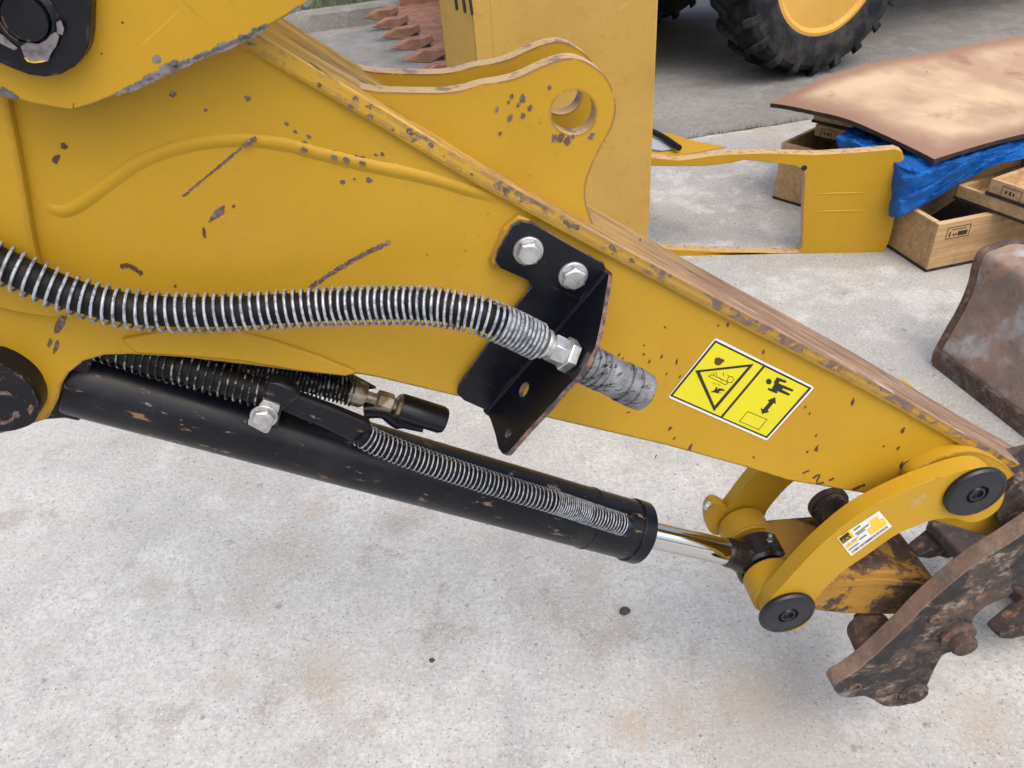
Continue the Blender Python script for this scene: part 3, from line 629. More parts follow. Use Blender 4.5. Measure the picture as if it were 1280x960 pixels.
# the coupling on the other side of the flange
cp = B(); R_ = .0235
pf = [(.016, .004), (R_*.88, .006), (R_*.90, .012)]
for i in range(4): pf += [(R_*.90, .0135+i*.0085), (R_*1.0, .0145+i*.0085), (R_*1.0, .0195+i*.0085), (R_*.90, .0205+i*.0085)]
pf += [(R_*.97, .050), (R_*.97, .069), (R_*.90, .0695), (R_*.90, .0715), (R_*1.04, .072), (R_*1.04, .083), (R_*.95, .0835), (R_*.95, .086), (R_*1.04, .0865), (R_*1.04, .096), (R_*.98, .0965), (R_*1.02, .1), (R_*1.0, .105), (R_*.92, .107), (R_*.82, .107), (R_*.78, .101), (.004, .101)]
lathe('quick_coupling', pf, cpl, AX, 'coupling', br, 40)
# main hose
hp = [(-480, 110, -.035), (-300, 192, -.035), (-140, 268, -.035), (-60, 304, -.035), (0, 329, -.035), (40, 347, -.036), (80, 364, -.036), (120, 377, -.037), (160, 385, -.038), (200, 389, -.038), (250, 390, -.039), (300, 389, -.04), (350, 386, -.041), (400, 383, -.043)] + [(x, y, -.043+(wC+.043)*f) for x, y, f in ((450, 381, .2), (500, 380.5, .45), (540, 382, .68), (570, 386.5, .86), (592, 391.5, .95), (608, 396.5, 1.0))]
hpath = [A(*p) for p in hp]; endp = cpl-AX*.042; hpath += [cpl-AX*.085, cpl-AX*.06, endp]
hq = resample(cr(hpath, 10), .004)
ho = mk('main_hose', *tube_g([p for p in hq if (p-cpl).length > .075], .0162, 20), 'rubber', arm, smooth=True)
fit.mk('hose_fitting', 'zinc', ho, bevel=.0008)
lathe('ferrule', [(.0165, -.045), (.0175, -.040), (.0178, .0), (.0165, .004), (.012, .006), (.012, .01)], cpl-AX*.052, AX, 'coupling', ho, 28)
tot = sum((b_-a_).length for a_, b_ in zip(hq, hq[1:]))
def pit(f):
    s = f*tot
    r = tot-s
    return .0106 if r > .46 else (.0052 if r < .05 else (.0068 if r < .12 else .0072+(.0034)*(r-.12)/.34))
hq2 = [p for p in hq if (p-cpl).length > .047]
mk('spring_guard', *helix_g(hq2, .0206, .0016, pit, 7, 20, jit=.02, sag=V((0, 0, -.001))), 'wire', ho, smooth=True)

# ---- bucket cylinder
CW = .054
ax0, ax1 = A(365, 545, CW), A(787, 662, CW); cdx = (ax1-ax0).normalized(); CR = .049
c0 = ax0 - cdx*.272; Lb = (ax1-c0).length
cy = lathe('hydraulic_cylinder', [(.02, -.004), (CR*.9, -.004), (CR*.985, -.002), (CR, .002), (CR, Lb*.35), (CR, Lb-.085), (CR+.0012, Lb-.084), (CR+.0012, Lb-.081), (CR, Lb-.080), (CR, Lb-.012), (CR, Lb-.004)], c0, cdx, 'black_dirty', arm, 48)
lathe('gland', [(CR+.0015, Lb-.004), (CR+.003, Lb-.002), (CR+.003, Lb+.018), (CR+.0005, Lb+.02), (CR-.006, Lb+.021), (.026, Lb+.018), (.0235, Lb+.016)], c0, cdx, 'black', cy, 48)
# rod and eye, pin A
PA, PB = A(983, 765, -.058), A(1218, 614, -.058)
eye = PA+NN*(.058+CW); rd0 = ax1; rdir = (eye-rd0).normalized(); Lr = (eye-rd0).length
lathe('rod', [(.0228, 0), (.0228, Lr-.078), (.0228, Lr-.07)], rd0, rdir, 'chrome', cy, 40)
b = B(); b.add(*lathe_g([(.0230, Lr-.078), (.0255, Lr-.070), (.026, Lr-.055), (.030, Lr-.042), (.034, Lr-.02)], rd0, rdir, 24))
b.add(*lathe_g([(.042, -.027), (.047, -.022), (.047, .022), (.042, .027)], eye, NN, 32))
b.mk('rod_eye', 'grease', cy, smooth=True)
hexbolt('grease_nipple', eye+ZZ*.046+UU*.012, ZZ, .005, .004, .014, cy)
# base clevis inside the arch
q = A(110, 487, CW)
plate('base_mount', [(50, 526), (60, 500), (66, 478), (84, 458), (108, 446), (116, 452), (104, 500), (100, 528), (80, 524)], .02, .076, 'black', cy, bevel=.004)
# supply line: clamp, steel tube, spring-covered hose on the barrel
plate('cover_strap', [(340, 484), (366, 493), (410, 509), (462, 530), (464, 540), (455, 558), (440, 553), (395, 532), (350, 514), (336, 500)], -.014, .0, 'black_strap', cy, bevel=.004, seg=3)
tb2 = [A(x, y, w) for x, y, w in [(450, 541, -.008), (470, 553, -.008), (520, 573, -.008), (580, 593, -.006), (640, 612, -.004), (700, 630, -.002), (745, 645, .0), (785, 658, .002)]]
q2 = resample(cr(tb2, 8), .004)
sh = mk('supply_hose', *tube_g(q2, .0118, 18), 'rubber', cy, smooth=True)
mk('spring_guard', *helix_g(q2[1:-2], .0166, .00095, lambda f: .0068 if f < .70 else (.0036 if f < .84 else .0052), 6, 18, jit=.025), 'wire', sh, smooth=True)
lathe('port_fitting', [(.014, 0), (.0165, .004), (.0165, .012), (.013, .014)], q2[-4], (q2[-1]-q2[-4]), 'black', cy, 20)
tb3 = [A(x, y, w) for x, y, w in [(105, 424, .03), (150, 438, .02), (190, 451, .014), (230, 461, .008), (270, 473, .004), (305, 483, .001), (335, 491, -.002)]]
q3 = resample(cr(tb3, 8), .004)
h3 = mk('oily_hose', *tube_g(q3, .0165, 18), 'rubber', cy, smooth=True)
mk('spring_guard', *helix_g(q3, .0205, .0012, lambda f: .0088, 6, 18, jit=.03), 'wire_oily', h3, smooth=True)
cl = plate('clamp', [(334, 478), (352, 480), (368, 487), (376, 496), (352, 514), (346, 540), (316, 528), (326, 508), (330, 495)], -.021, -.003, 'black', cy, bevel=.003)
plate('clamp_plate', [(329, 500), (350, 507), (349, 513), (336, 541), (331, 542), (310, 531), (310, 526)], -.0255, -.021, 'zinc', cl, bevel=.001)
hexbolt('bolt', A(330, 520, -.0255), -NN, .0165, .0138, .010, cl, washer=.0025, rot=.2)
# second hose behind with its capped fitting
tb4 = [A(x, y, w) for x, y, w in [(300, 450, .06), (345, 463, .06), (385, 476, .06), (425, 486, .06), (447, 492, .06)]]
q4 = resample(cr(tb4, 8), .004)
h4 = mk('return_hose', *tube_g(q4, .0155, 16), 'rubber', cy, smooth=True)
mk('spring_guard', *helix_g(q4, .0185, .0014, lambda f: .0056, 6, 16, jit=.05), 'wire_oily', h4, smooth=True)
a_, z_ = A(440, 490, .06), A(556, 526, .06); d4 = (z_-a_).normalized(); L4 = (z_-a_).length
lathe('ferrule', [(.018, -.005), (.0175, .014), (.015, .018), (.008, .019), (.008, .036)], a_, d4, 'grimy', h4, 20)
b = B(); b.add(*lathe_g([(.0125, .034), (.0145, .036), (.0145, .056), (.0125, .058)], a_, d4, 6)); b.add(*lathe_g([(.009, .056), (.009, .062), (.0175, .0625), (.0175, .070), (.015, .072)], a_, d4, 6, x=V((.2, .5, 1))))
b.mk('hose_nut', 'grimy', h4, bevel=.0008)
lathe('rubber_cap', [(.0185, .068), (.0195, .070), (.0195, L4-.006), (.0175, L4-.001), (.013, L4), (.002, L4)], a_, d4, 'plastic', h4, 28)
mk('port_block', *tube_g(cr([A(455, 512, .06), A(480, 512, .06), A(500, 526, .06), A(530, 533, .055)], 5), [.013]*11+[.009]*5, 14), 'black', cy, smooth=True)
plate('dark_gap_plate', [(92, 452), (130, 440), (250, 448), (440, 470), (470, 486), (400, 490), (250, 476), (120, 480)], .106, .112, 'black', cy)  # added black plate, keeps the gap behind the hoses dark

# ---- linkage
lk = [(961, 753), (975, 736), (998, 710), (1030, 678), (1077, 641), (1137, 611), (1196, 590), (1228, 585), (1246, 594), (1256, 612), (1250, 634), (1233, 648), (1214, 653), (1191, 648), (1167, 650), (1144, 658), (1118, 670), (1085, 693), (1057, 712), (1036, 731), (1018, 752), (1014, 772), (1000, 786), (982, 790), (965, 786), (956, 772)]
lo3 = px(lk, -.055, 4)
near = mk('link', *prism_g(lo3, NN*.028), 'yellow_clean', arm, bevel=.0015)
far = mk('link', *prism_g([p+NN*.200 for p in lo3], NN*.024), 'yellow_clean', arm, bevel=.0015)
for p in (PA, PB):
    lathe('pin_cap', [(.044, -.001), (.0465, .001), (.047, .006), (.0445, .0095), (.040, .0105), (.0385, .0095), (.020, .0105), (.017, .0105), (.0155, .006), (.0145, .006), (.012, .011), (.009, .011), (.008, .007), (.001, .007)], p+NN*.003, -NN, 'plastic', near, 48)
q = onplane(886, 630, A(900, 640, .15), NN); hexbolt('screw', q, (-UU*.8-NN*.6), .0075, .0065, .012, far, rot=.2)
plate('screw_tab', [(883, 640), (894, 628), (912, 640), (902, 668), (886, 664)], .146, .168, 'yellow_clean', far, n=3, bevel=.002)
# pin boss tubes either side of the rod eye
for w0, w1 in ((.030, .080), (.150, .199)):
    lathe('pin_boss', [(.040, 0), (.0435, .003), (.0435, w1-w0-.003), (.040, w1-w0)], PA+NN*w0, NN, 'yellow_edge', near if w0 < .1 else far, 40)
# label on the near link
lb = [(1046, 673), (1099, 639), (1115, 658), (1064, 695)]; wl = -.0556
lab = flat('part_label', [lb], wl, 'white', near, stuff=False)
o_, xd, yd = A(1064, 695, wl-.0006), A(1115, 658, wl-.0006)-A(1064, 695, wl-.0006), A(1046, 673, wl-.0006)-A(1064, 695, wl-.0006)
def rect(x0, y0, x1, y1, off=0): 
    c = o_-NN*off; return prism_g([c+xd*x0+yd*y0, c+xd*x1+yd*y0, c+xd*x1+yd*y1, c+xd*x0+yd*y1], NN*.0003)
b = B(); b.add(*rect(.0, .62, .30, .98)); b.add(*rect(.02, .36, .30, .46)); b.add(*rect(.58, .22, .96, .52)); b.add(*rect(.70, .52, .88, .74)); b.mk('yellow_print', 'label_yellow', lab)
b = B(); b.add(*rect(.03, .66, .25, .94, .0004))
for i in range(34):
    x = .06+i*.026; b.add(*rect(x, .06, x+random.choice([.008, .014]), .15, .0002))
b.mk('black_print', 'ink', lab)
xn, yn = xd.normalized(), yd.normalized()
b = B(); b.add(*text_g('CAT', o_+xd*.055+yd*.72-NN*.001, xn, yn, .0085)); b.mk('logo_lettering', 'label_yellow', lab)
b = B(); b.add(*text_g('145-8063', o_+xd*.03+yd*.47-NN*.0008, xn, yn, .0065)); b.add(*rect(.36, .80, .52, .86, .0002))
for x0, y0, x1 in [(.34, .64, .66), (.36, .56, .55), (.04, .24, .28), (.34, .34, .5)]: b.add(*rect(x0, y0, x1, y0+.05, .0002))
b.mk('fine_print', 'ink_grey', lab)
flat('rubbed_patch', [[(1135, 632), (1140, 624), (1158, 615), (1158, 626), (1150, 631), (1140, 636)]], -.0554, 'yellow_old', near)
# H-shaped power link
hl = [(955, 745), (968, 728), (1000, 720), (1062, 714), (1120, 715), (1168, 724), (1176, 742), (1150, 764), (1125, 769), (1060, 768), (1016, 764), (985, 790), (962, 780)]
pw = plate('power_link', hl, -.018, .112, 'rust_yellow', arm, bevel=.005, seg=3)
plate('rib', [(1020, 728), (1100, 724), (1160, 730), (1160, 735), (1100, 731), (1020, 736)], -.022, -.016, 'rust_yellow', pw, bevel=.002)
# stub of the stick's stop pin
c_ = A(1040, 637, .09)
lathe('stop_pin', [(.030, 0), (.031, .004), (.031, .09), (.029, .1)], c_-NN*.085, NN, 'rust_black', arm, 28)
lathe('stop_washer', [(.034, 0), (.036, .003), (.036, .010), (.03, .012)], c_+NN*.008, NN, 'rust', arm, 28)
# lower-left pin plate
plate('stick_pin_plate', [(-60, 470), (-20, 452), (0, 455), (20, 466), (36, 480), (46, 498), (48, 515), (42, 528), (25, 536), (0, 540), (-60, 540)], -.03, -.0, 'black_dirty', arm, n=4, bevel=.004, seg=3)
flat('grease_smear', [[(-4, 441), (6, 446), (14, 450), (24, 459), (36, 470), (33, 474), (44, 484), (46, 496), (30, 480), (10, 462), (-4, 456)]], -.0010, 'grease', sp)
flat('rust_patch', [[(0, 489), (10, 489), (15, 494), (8, 494), (0, 493)], ragged(20, 518, 5, 4, 0), band([(0, 530), (12, 526), (18, 520)], 4), ragged(38, 512, 3, 7, .2)], -.0307, 'rust_chip' if False else 'chip', sp)

# ================================================================== QUICK COUPLER
def LC(pts): return [(1020+x/4.365, 680+y/4.365) for x, y in pts]
cpf = [(96, 780), (108, 808), (140, 835), (200, 838), (255, 830), (310, 850), (370, 885), (440, 887), (520, 870), (585, 820), (612, 765), (640, 700), (690, 610), (735, 592), (805, 570), (850, 490), (855, 420), (900, 360), (960, 325), (1040, 290), (1075, 262), (1060, 235), (1085, 215), (1135, 225), (1300, 190), (1500, 110), (1500, -280), (1300, -165), (1050, 0), (900, 90), (720, 230), (560, 375), (500, 440), (330, 600), (190, 715), (125, 750)]
cpl_t = thing('bucket_coupler', V((A(1130, 880, -.05).x, A(1130, 880, -.05).y, 0)), 'rusty black quick coupler plate hanging from the arm tip', 'coupler')
cf = plate('side_plate', LC(cpf), -.085, -.055, 'rust_black', cpl_t, n=2, bevel=.0035, seg=3, ang=50, emat='rust_rim')
def LCA(x, y, w): return A(1020+x/4.365, 680+y/4.365, w)
lathe('pin_collar', [(.031, -.004), (.031, .008), (.027, .011), (.02, .012)], LCA(765, 490, -.085), -NN, 'rust', cpl_t, 28)
lathe('pin_head', [(.0215, 0), (.0225, .006), (.0225, .018), (.020, .0225), (.012, .024), (.001, .024)], LCA(765, 495, -.085)-NN*.006, -NN, 'rust', cpl_t, 28)
lathe('bolt_eye', [(.0105, -.002), (.0105, .004), (.0085, .005), (.0055, .005), (.005, .001), (.001, .001)], LCA(645, 405, -.085), -NN, 'rust', cpl_t, 20)
lathe('lower_bush', [(.027, -.004), (.028, .002), (.024, .008), (.021, .008), (.019, .003), (.017, .005), (.001, .007)], LCA(530, 810, -.085), -NN, 'rust_black', cpl_t, 28)
lathe('tip_bush', [(.012, -.002), (.012, .002), (.009, .003), (.008, -.001), (.001, -.001)], LCA(212, 780, -.085), -NN, 'rust', cpl_t, 18)
# boss, bolts and cross tube behind the plate
lathe('cross_boss', [(.034, 0), (.040, .004), (.041, .02), (.038, .05), (.035, .056)], LCA(310, 500, -.03)-NN*.03, NN, 'rust', cpl_t, 28)
for x, y in ((235, 400), (310, 440), (300, 480), (340, 420)):
    lathe('boss_bolt', [(.009, 0), (.009, .008), (.006, .011), (.001, .011)], LCA(x, y, .02), V((-.5, -.6, .6)), 'rust', cpl_t, 8)

# ================================================================== TOOTHED BUCKET ON THE GROUND UNDER THE COUPLER
def toothg(o, d, s, L, wd, h):                   # o root centre, d pointing, s sideways
    prof = [(0, h*.5), (L*.35, h*.62), (L*.55, h*.40), (L, -h*.08), (L*.98, -h*.25), (L*.72, -h*.42), (L*.5, -h*.35), (L*.3, -h*.6), (0, -h*.5)]
    pts = [o + d*a + ZZ*c for a, c in prof]
    vs, fs = prism_g([p-s*wd*.5 for p in pts], s*wd)
    n = len(pts)
    for i, (a, c) in enumerate(prof):
        f = 1-.35*max(0, (a/L-.4)/.6)
        for j in (i, i+n): vs[j] = pts[i] + (vs[j]-pts[i])*f
    return vs, fs
t2 = thing('digging_bucket', G(1290, 760), 'dark rusty digging bucket with blunt teeth on the ground beneath the coupler', 'bucket')
e_d = V((-.98, .05, .12)).normalized(); e_s = V((.12, .99, 0)).normalized()
T1, T2 = G(1192, 672, .10), G(1296, 768, .10)
es = (T1-T2); es.z = 0; es.normalize(); ed = V((-es.y, es.x, .10)).normalized(); ed = ed if ed.x < 0 else -ed
for p in (T1, T2):
    mk('tooth', *toothg(p, ed, es, .115, .055, .055), 'rust_dark', t2, bevel=.006, seg=3)
    mk('adapter', *prism_g([p+ed*.03+ZZ*.018-es*.022, p+ed*.03-ZZ*.018-es*.022, p-ed*.14-ZZ*.02-es*.022, p-ed*.14+ZZ*.035-es*.022], es*.044), 'rust_dark', t2, bevel=.005)
lp = T2-es*.25-ed*.05; span = (T1-T2)+es*.27
mk('lip', *box_g(lp-ZZ*.018, span, -ed*.2, ZZ*.03), 'rust_dark', t2, bevel=.004)
prof = [(-.25, -.012), (-.5, -.05), (-.75, -.06), (-.95, .02), (-1.0, .12)]
vs = []; fs = []
for s in (0, 1):
    for a, z in prof: vs += [lp + span*s + V((ed.x, ed.y, 0))*a + ZZ*(z if a > -.3 else max(z, -.05)), lp + span*s + V((ed.x, ed.y, 0))*(a-.012) + ZZ*(z-.012)]
n = len(prof)*2
for i in range(len(prof)-1):
    fs += [(2*i, 2*i+2, n+2*i+2, n+2*i), (2*i+1, 2*i+3, n+2*i+3, n+2*i+1)]
mk('shell', vs, fs, 'rust_dark', t2, smooth=True)
# dark side cutter bar seen above the tooth
mk('side_cutter', *prism_g([G(x, y, .16) for x, y in [(1160, 650), (1178, 644), (1206, 649), (1242, 676), (1300, 720), (1280, 745), (1207, 698), (1186, 677)]], ZZ*-.03), 'rust_dark', t2, bevel=.004)

# ================================================================== RUSTY BLADE BUCKET, RIGHT
q0, q1 = G(1171, 455), G(1280, 540); ld = (q1-q0).normalized(); md_ = V((-ld.y, ld.x, 0)); md_ = md_ if md_.x > 0 else -md_
bb = thing('grading_bucket', q0, 'rusty grey curved grading bucket standing on the concrete beside the arm tip', 'bucket')
inn = [onplane(x, y, q0, ld) for x, y in [(1171, 452), (1174, 440), (1188, 414), (1205, 384), (1217, 355), (1222, 333), (1230, 316), (1246, 309)]]
last = inn[-1]; inn += [last+md_*.05+ZZ*.004, last+md_*.12-ZZ*.02, last+md_*.16-ZZ*.07]
inn = cr(inn, 4)
vs = []; fs = []; n = len(inn); th_ = .02
nor = []
for i in range(n):
    t = (inn[min(i+1, n-1)]-inn[max(i-1, 0)]).normalized(); nor.append(ld.cross(t).normalized())
sg = 1 if nor[n//2].x > 0 else -1
for s in (0, 1.1):
    vs += [p+ld*s for p in inn] + [p+ld*s+nn_*th_*sg for p, nn_ in zip(inn, nor)]
N2 = 2*n
for i in range(n-1):
    fs += [(i, i+1, N2+i+1, N2+i), (n+i, n+i+1, N2+n+i+1, N2+n+i), (i, i+1, n+i+1, n+i), (N2+i, N2+i+1, N2+n+i+1, N2+n+i)]
fs += [(0, n, N2+n, N2), (n-1, 2*n-1, N2+2*n-1, N2+n-1)]
mk('shell', vs, fs, 'rust_blade', bb, smooth=True)
ce = [q0-md_*.004, q0-md_*.004+V((0, 0, .0))]
a_ = inn[0]; b_ = inn[5]
hd = (b_-a_).normalized(); on = ld.cross(hd).normalized(); on = on if on.x < 0 else -on
mk('cutting_edge', *box_g(a_-hd*.012+on*.002, hd*.062, on*.014, ld*1.1), 'rust', bb, bevel=.003)
# end plate rim that stands a little proud of the shell
rim = [p-ld*.0 for p in inn]; vs = []; fs = []
mk('end_rim', *tube_g([p-ld*.004+on*.003 for p in inn], .011, 10), 'rust', bb, smooth=True)
tp = last+md_*.02-ZZ*.03
mk('stiffener_tube', *tube_g([onplane(1248, 330, q0+ld*.02, ld), onplane(1248, 330, q0+ld*.02, ld)+ld*1.0], .035, 20), 'rust_orange', bb, smooth=True)

# ================================================================== UPRIGHT YELLOW BOX SECTION BEHIND THE ARM
PY = 2.25
def PV(x, y, Y=PY): return onplane(x, y, V((0, Y, 0)), V((0, 1, 0)))
a0, a1 = PV(598, 80), PV(817, 145)
xr = a1.x; xl = a0.x
pn = thing('machine_body_panel', (.5*(xl+xr), PY, 0), 'tall plain yellow steel housing standing behind the arm ear', 'machine panel')
mk('front_sheet', *box_g(V((xl, PY, .0)), V((xr-xl, 0, 0)), V((0, .02, 0)), ZZ*1.7), 'yellow_old', pn, bevel=.006, seg=3)
l0 = PV(553, 40, PY+.16)
mk('side_sheet', *prism_g([V((xl, PY+.004, 0)), V((xl-.012, PY+.012, 0)), V((l0.x, PY+.16, 0)), V((l0.x+.015, PY+.17, 0))], ZZ*1.7), 'yellow_old', pn, bevel=.004)
mk('back_sheet', *box_g(V((l0.x, PY+.17, 0)), V((xr-l0.x, 0, 0)), V((0, .02, 0)), ZZ*1.7), 'yellow_old', pn)
mk('end_sheet', *box_g(V((xr-.02, PY+.02, 0)), V((.02, 0, 0)), V((0, .15, 0)), ZZ*1.7), 'yellow_old', pn)
sn = (V((l0.x, PY+.16, 0))-V((xl-.012, PY+.012, 0))).cross(ZZ).normalized()
for x, y in ((569, 4), (579, 7), (588, 10)):
    q = [onplane(x+a, y+c_, V((xl-.012, PY+.0105, 0)), sn) for a, c_ in ((-2, -14), (1, -14), (4, 8), (1.5, 9))]
    mk('vent_slot', *prism_g(q, (sn if sn.y < 0 else -sn)*.002), 'ink', pn)
mk('fold_strip', *box_g(V((xl-.003, PY-.006, 0)), V((.045, 0, 0)), V((0, .006, 0)), ZZ*1.7), 'yellow_old', pn, bevel=.002)

# ================================================================== CRATES, TARPAULIN, PLYWOOD
def crate(name, c, e1, e2, L1, L2, H, th, label, cat='crate', group=None, z0=0.0, mat='crate', emat='crate_edge', bottom=True, shared=None):
    e1 = V((e1[0], e1[1], 0)).normalized(); e2 = V((e2[0], e2[1], 0)).normalized(); c = V((c[0], c[1], z0))
    t = thing(name, c, label, cat, group); up = ZZ*H
    def side(nm, o, d, L, inw):
        mk(nm, *box_g(o, d*L, inw*th, up), mat, t, bevel=.002)
    side('side_board', c, e1, L1, e2); side('side_board', c+e2*(L2-th), e1, L1, e2)
    side('end_board', c+e2*(th+.001), e2, L2-2*th-.002, e1); side('end_board', c+e1*(L1-th)+e2*(th+.001), e2, L2-2*th-.002, e1)
    if bottom: mk('base_board', *box_g(c+e1*th+e2*th+ZZ*.004, e1*(L1-2*th), e2*(L2-2*th), ZZ*.01), mat, t)
    bs = B(); bs.add(*box_g(c-e1*.004-e2*.004+ZZ*.001, e1*(L1+.008), e2*.02, ZZ*.010)); bs.add(*box_g(c-e1*.004+e2*(.0165)+ZZ*.001, e1*.02, e2*(L2-.02), ZZ*.010)); bs.mk('skid', 'ply_edge', t)
    return t, e1, e2
cB, e1, e2 = crate('open_crate', (1.6, 2.527), (.978, .205), (-.205, .978), .85, .52, .19, .02, 'open plywood crate with dark inside and stamped mark, beneath the tarpaulin edge')
# capping strips and stamped mark on the open crate
c = V((1.6, 2.527, .1895))
for nm, o, d, L, iw in (('cap_strip', c, e1, .85, e2), ('cap_strip', c+e2*.0225, e2, .47, e1)): mk(nm, *box_g(o, d*L, iw*.021, ZZ*.006), 'crate_edge', cB, bevel=.001)
so_ = V((1.6, 2.527, 0))+e1*.045-e2*.0006+ZZ*.125
def sr(b, x0, z0, x1, z1): b.add(*box_g(so_+e1*x0+ZZ*z0, e1*(x1-x0), e2*.0005, ZZ*(z1-z0)))
b = B()
for r in ((0, 0, .10, .003), (0, .045, .10, .048), (0, 0, .003, .048), (.097, 0, .10, .048), (.05, .008, .09, .026), (.012, .008, .018, .03), (.03, .010, .036, .02), (.04, .010, .045, .02), (.02, .034, .08, .037)): sr(b, *r)
b.mk('stamped_mark', 'ply_edge', cB)
b = B(); 
b.add(*box_g(V((1.6, 2.527, .02))+e1*.025+e2*.025, e1*.80, e2*.47, ZZ*.008)); b.mk('dark_floor', 'ply_edge', cB)  # near-black sheet over the crate's base board
fA = G(1020, 264)-G(967, 248); crate('plywood_crate', G(967, 248)[:2], (fA.x, fA.y), (-fA.y, fA.x), .62, .42, .26, .018, 'pale plywood crate partly hidden behind the bent yellow cover')
# shallow trays
def tray(c, ang, L1, L2, z0, H, label, group=None, mark=False):
    e1 = (cos(ang), sin(ang)); e2_ = (-sin(ang), cos(ang))
    t, a, b2 = crate('wooden_tray', c, e1, e2_, L1, L2, H, .018, label, 'tray', group, z0=z0, mat='tray', bottom=True)
    if mark:
        o = V((c[0], c[1], z0))+a*mark-b2*.0007; bm_ = B()
        def r4(x0, z0_, x1, z1): bm_.add(*box_g(o+a*x0+ZZ*z0_, a*(x1-x0), b2*.0005, ZZ*(z1-z0_)))
        for r in ((0, .008, .075, .010), (0, .046, .075, .048), (0, .008, .002, .048), (.073, .008, .075, .048), (.03, .022, .038, .036), (.044, .022, .05, .034), (.014, .024, .022, .034)): r4(*r)
        bm_.mk('stamped_mark', 'ply_edge', t)
    return t
# right-hand pair of trays resting across the open crate
zt = .2
pA, pB_ = G(1196, 239, zt+.03), G(1282, 281, zt+.0); an = atan2(pB_.y-pA.y, pB_.x-pA.x)
tray(pA[:2], an, .62, .34, zt, .055, 'lower shallow pine tray resting across the open crate')
pC = G(1243, 214, zt+.125); 
tray((pA.x+cos(an)*.115, pA.y+sin(an)*.115), an, .62, .34, zt+.058, .06, 'upper shallow pine tray with stamped mark on the open crate', mark=.05)
# left pair under the plywood
zl = .262
pL = G(1017, 172, zl); ang2 = atan2(fA.y, fA.x)
for i, lb_ in enumerate(('lower pine tray stacked on the hidden plywood crate', 'upper pine tray directly under the lifted plywood corner')):
    tray((pL.x-.012*i, pL.y+.01*i), ang2, .5, .34, zl+i*.066, .06, lb_, mark=.03 if i == 0 else False)
# plywood sheet (warped)
HW = .415
ctr = {'l': G(963, 129, HW), 'f': G(1168, 199, HW-.02)}
rdir_ = G(1280, 165, HW)-ctr['f']; r_end = ctr['f'] + rdir_*3.3
bk = ctr['l'] + (r_end-ctr['f']) ; NU, NV_ = 28, 22; vs = []; burn = []
backmid = G(1090, 87, HW+.03)
for j in range(NV_+1):
    v = j/NV_
    for i in range(NU+1):
        u = i/NU
        fl0 = ctr['f'].lerp(ctr['l'], v); p = fl0 + (r_end-ctr['f'])*u
        p.z = HW-.02+.02*v + .035*sin(pi*v)*(1-u) + .012*sin(pi*min(1, u*1.5)) + .075*v*v*sin(pi*.5*min(1, u*2.4)) + .006*mnoise.noise(V((u*3, v*3, 0)))
        p = p + V((0, 0, 0)); vs.append(p)
        d_ = min(u*1.1, v*1.0, (1-v)*1.0); burn.append(max(0, 1-d_*4.2))
fs = [(j*(NU+1)+i, j*(NU+1)+i+1, (j+1)*(NU+1)+i+1, (j+1)*(NU+1)+i) for j in range(NV_) for i in range(NU)]
pt = thing('plywood_sheet', V((ctr['f'].x, ctr['f'].y, 0)), 'scorched warped plywood sheet lying on top of the crates and tarpaulin', 'plywood sheet')
o = mk('face_veneer', vs, fs, 'ply', pt, smooth=True)
at = o.data.attributes.new('burn', 'FLOAT', 'POINT'); at.data.foreach_set('value', burn)
ring = [i for i in range(NU+1)] + [(j)*(NU+1)+NU for j in range(1, NV_+1)] + [NV_*(NU+1)+i for i in range(NU-1, -1, -1)] + [j*(NU+1) for j in range(NV_-1, 0, -1)]
ev = []; ef = []
for k_, i in enumerate(ring):
    p = vs[i]; ev += [p-ZZ*.0005, p-ZZ*(.017+.004*mnoise.noise(V((k_*.9, 0, 0))))]
n = len(ring)
for k_ in range(n): ef.append((2*k_, 2*((k_+1) % n), 2*((k_+1) % n)+1, 2*k_+1))
ef += [tuple(2*k_+1 for k_ in range(n))]
mk('edge_plies', ev, ef, 'ply_edge', pt)
# tarpaulin
tl = [(1080, 152, .372), (1092, 157, .372), (1110, 164, .372), (1142, 175, .37), (1180, 184, .365), (1230, 166, .365), (1300, 138, .37), (1360, 118, .37)]
ml = [(1044, 174, .36), (1064, 181, .36), (1095, 195, .35), (1140, 215, .35), (1190, 208, .345), (1235, 192, .35), (1300, 172, .345), (1360, 150, .345)]
bl = [(1060, 225, .2), (1085, 245, .17), (1104, 264, .13), (1122, 271, .185), (1166, 251, .21), (1215, 222, .27), (1262, 204, .335), (1360, 190, .34)]
NTU, NTV = 90, 46; gu = [cr([G(*p) for p in r], 13) for r in (tl, ml, bl)]; vs = []
for j in range(NTV+1):
    v = j/NTV
    for i in range(NTU+1):
        u = i/NTU*(len(gu[0])-1); k_ = min(int(u), len(gu[0])-2); f = u-k_
        a_, b_, c_ = (g_[k_].lerp(g_[k_+1], f) for g_ in gu)
        p = a_*(1-v)*(1-v)+2*(b_*2-a_*.5-c_*.5)*.5*v*(1-v)*2*.5 + c_*v*v if False else (a_.lerp(b_, v*2) if v < .5 else b_.lerp(c_, v*2-1))
        q = V((i*.07, j*.10, 0))
        rid = 1-abs(mnoise.noise(V((i*.055+j*.10, j*.035, 2.2))))*2
        p = p + V((-.3, -.6, .6))*(.020*rid*(.4+v) + .016*mnoise.noise(q*2.3) + .008*mnoise.noise(q*5.5) + .011*max(0, 1-abs(mnoise.noise(V((i*.16-j*.10, j*.13+i*.05, 7))))*5) - .009*max(0, 1-abs(mnoise.noise(V((i*.10+j*.22, j*.05, 3))))*5) + .02*sin(pi*v))
        vs.append(p)
fs = [(j*(NTU+1)+i, j*(NTU+1)+i+1, (j+1)*(NTU+1)+i+1, (j+1)*(NTU+1)+i) for j in range(NTV) for i in range(NTU)]
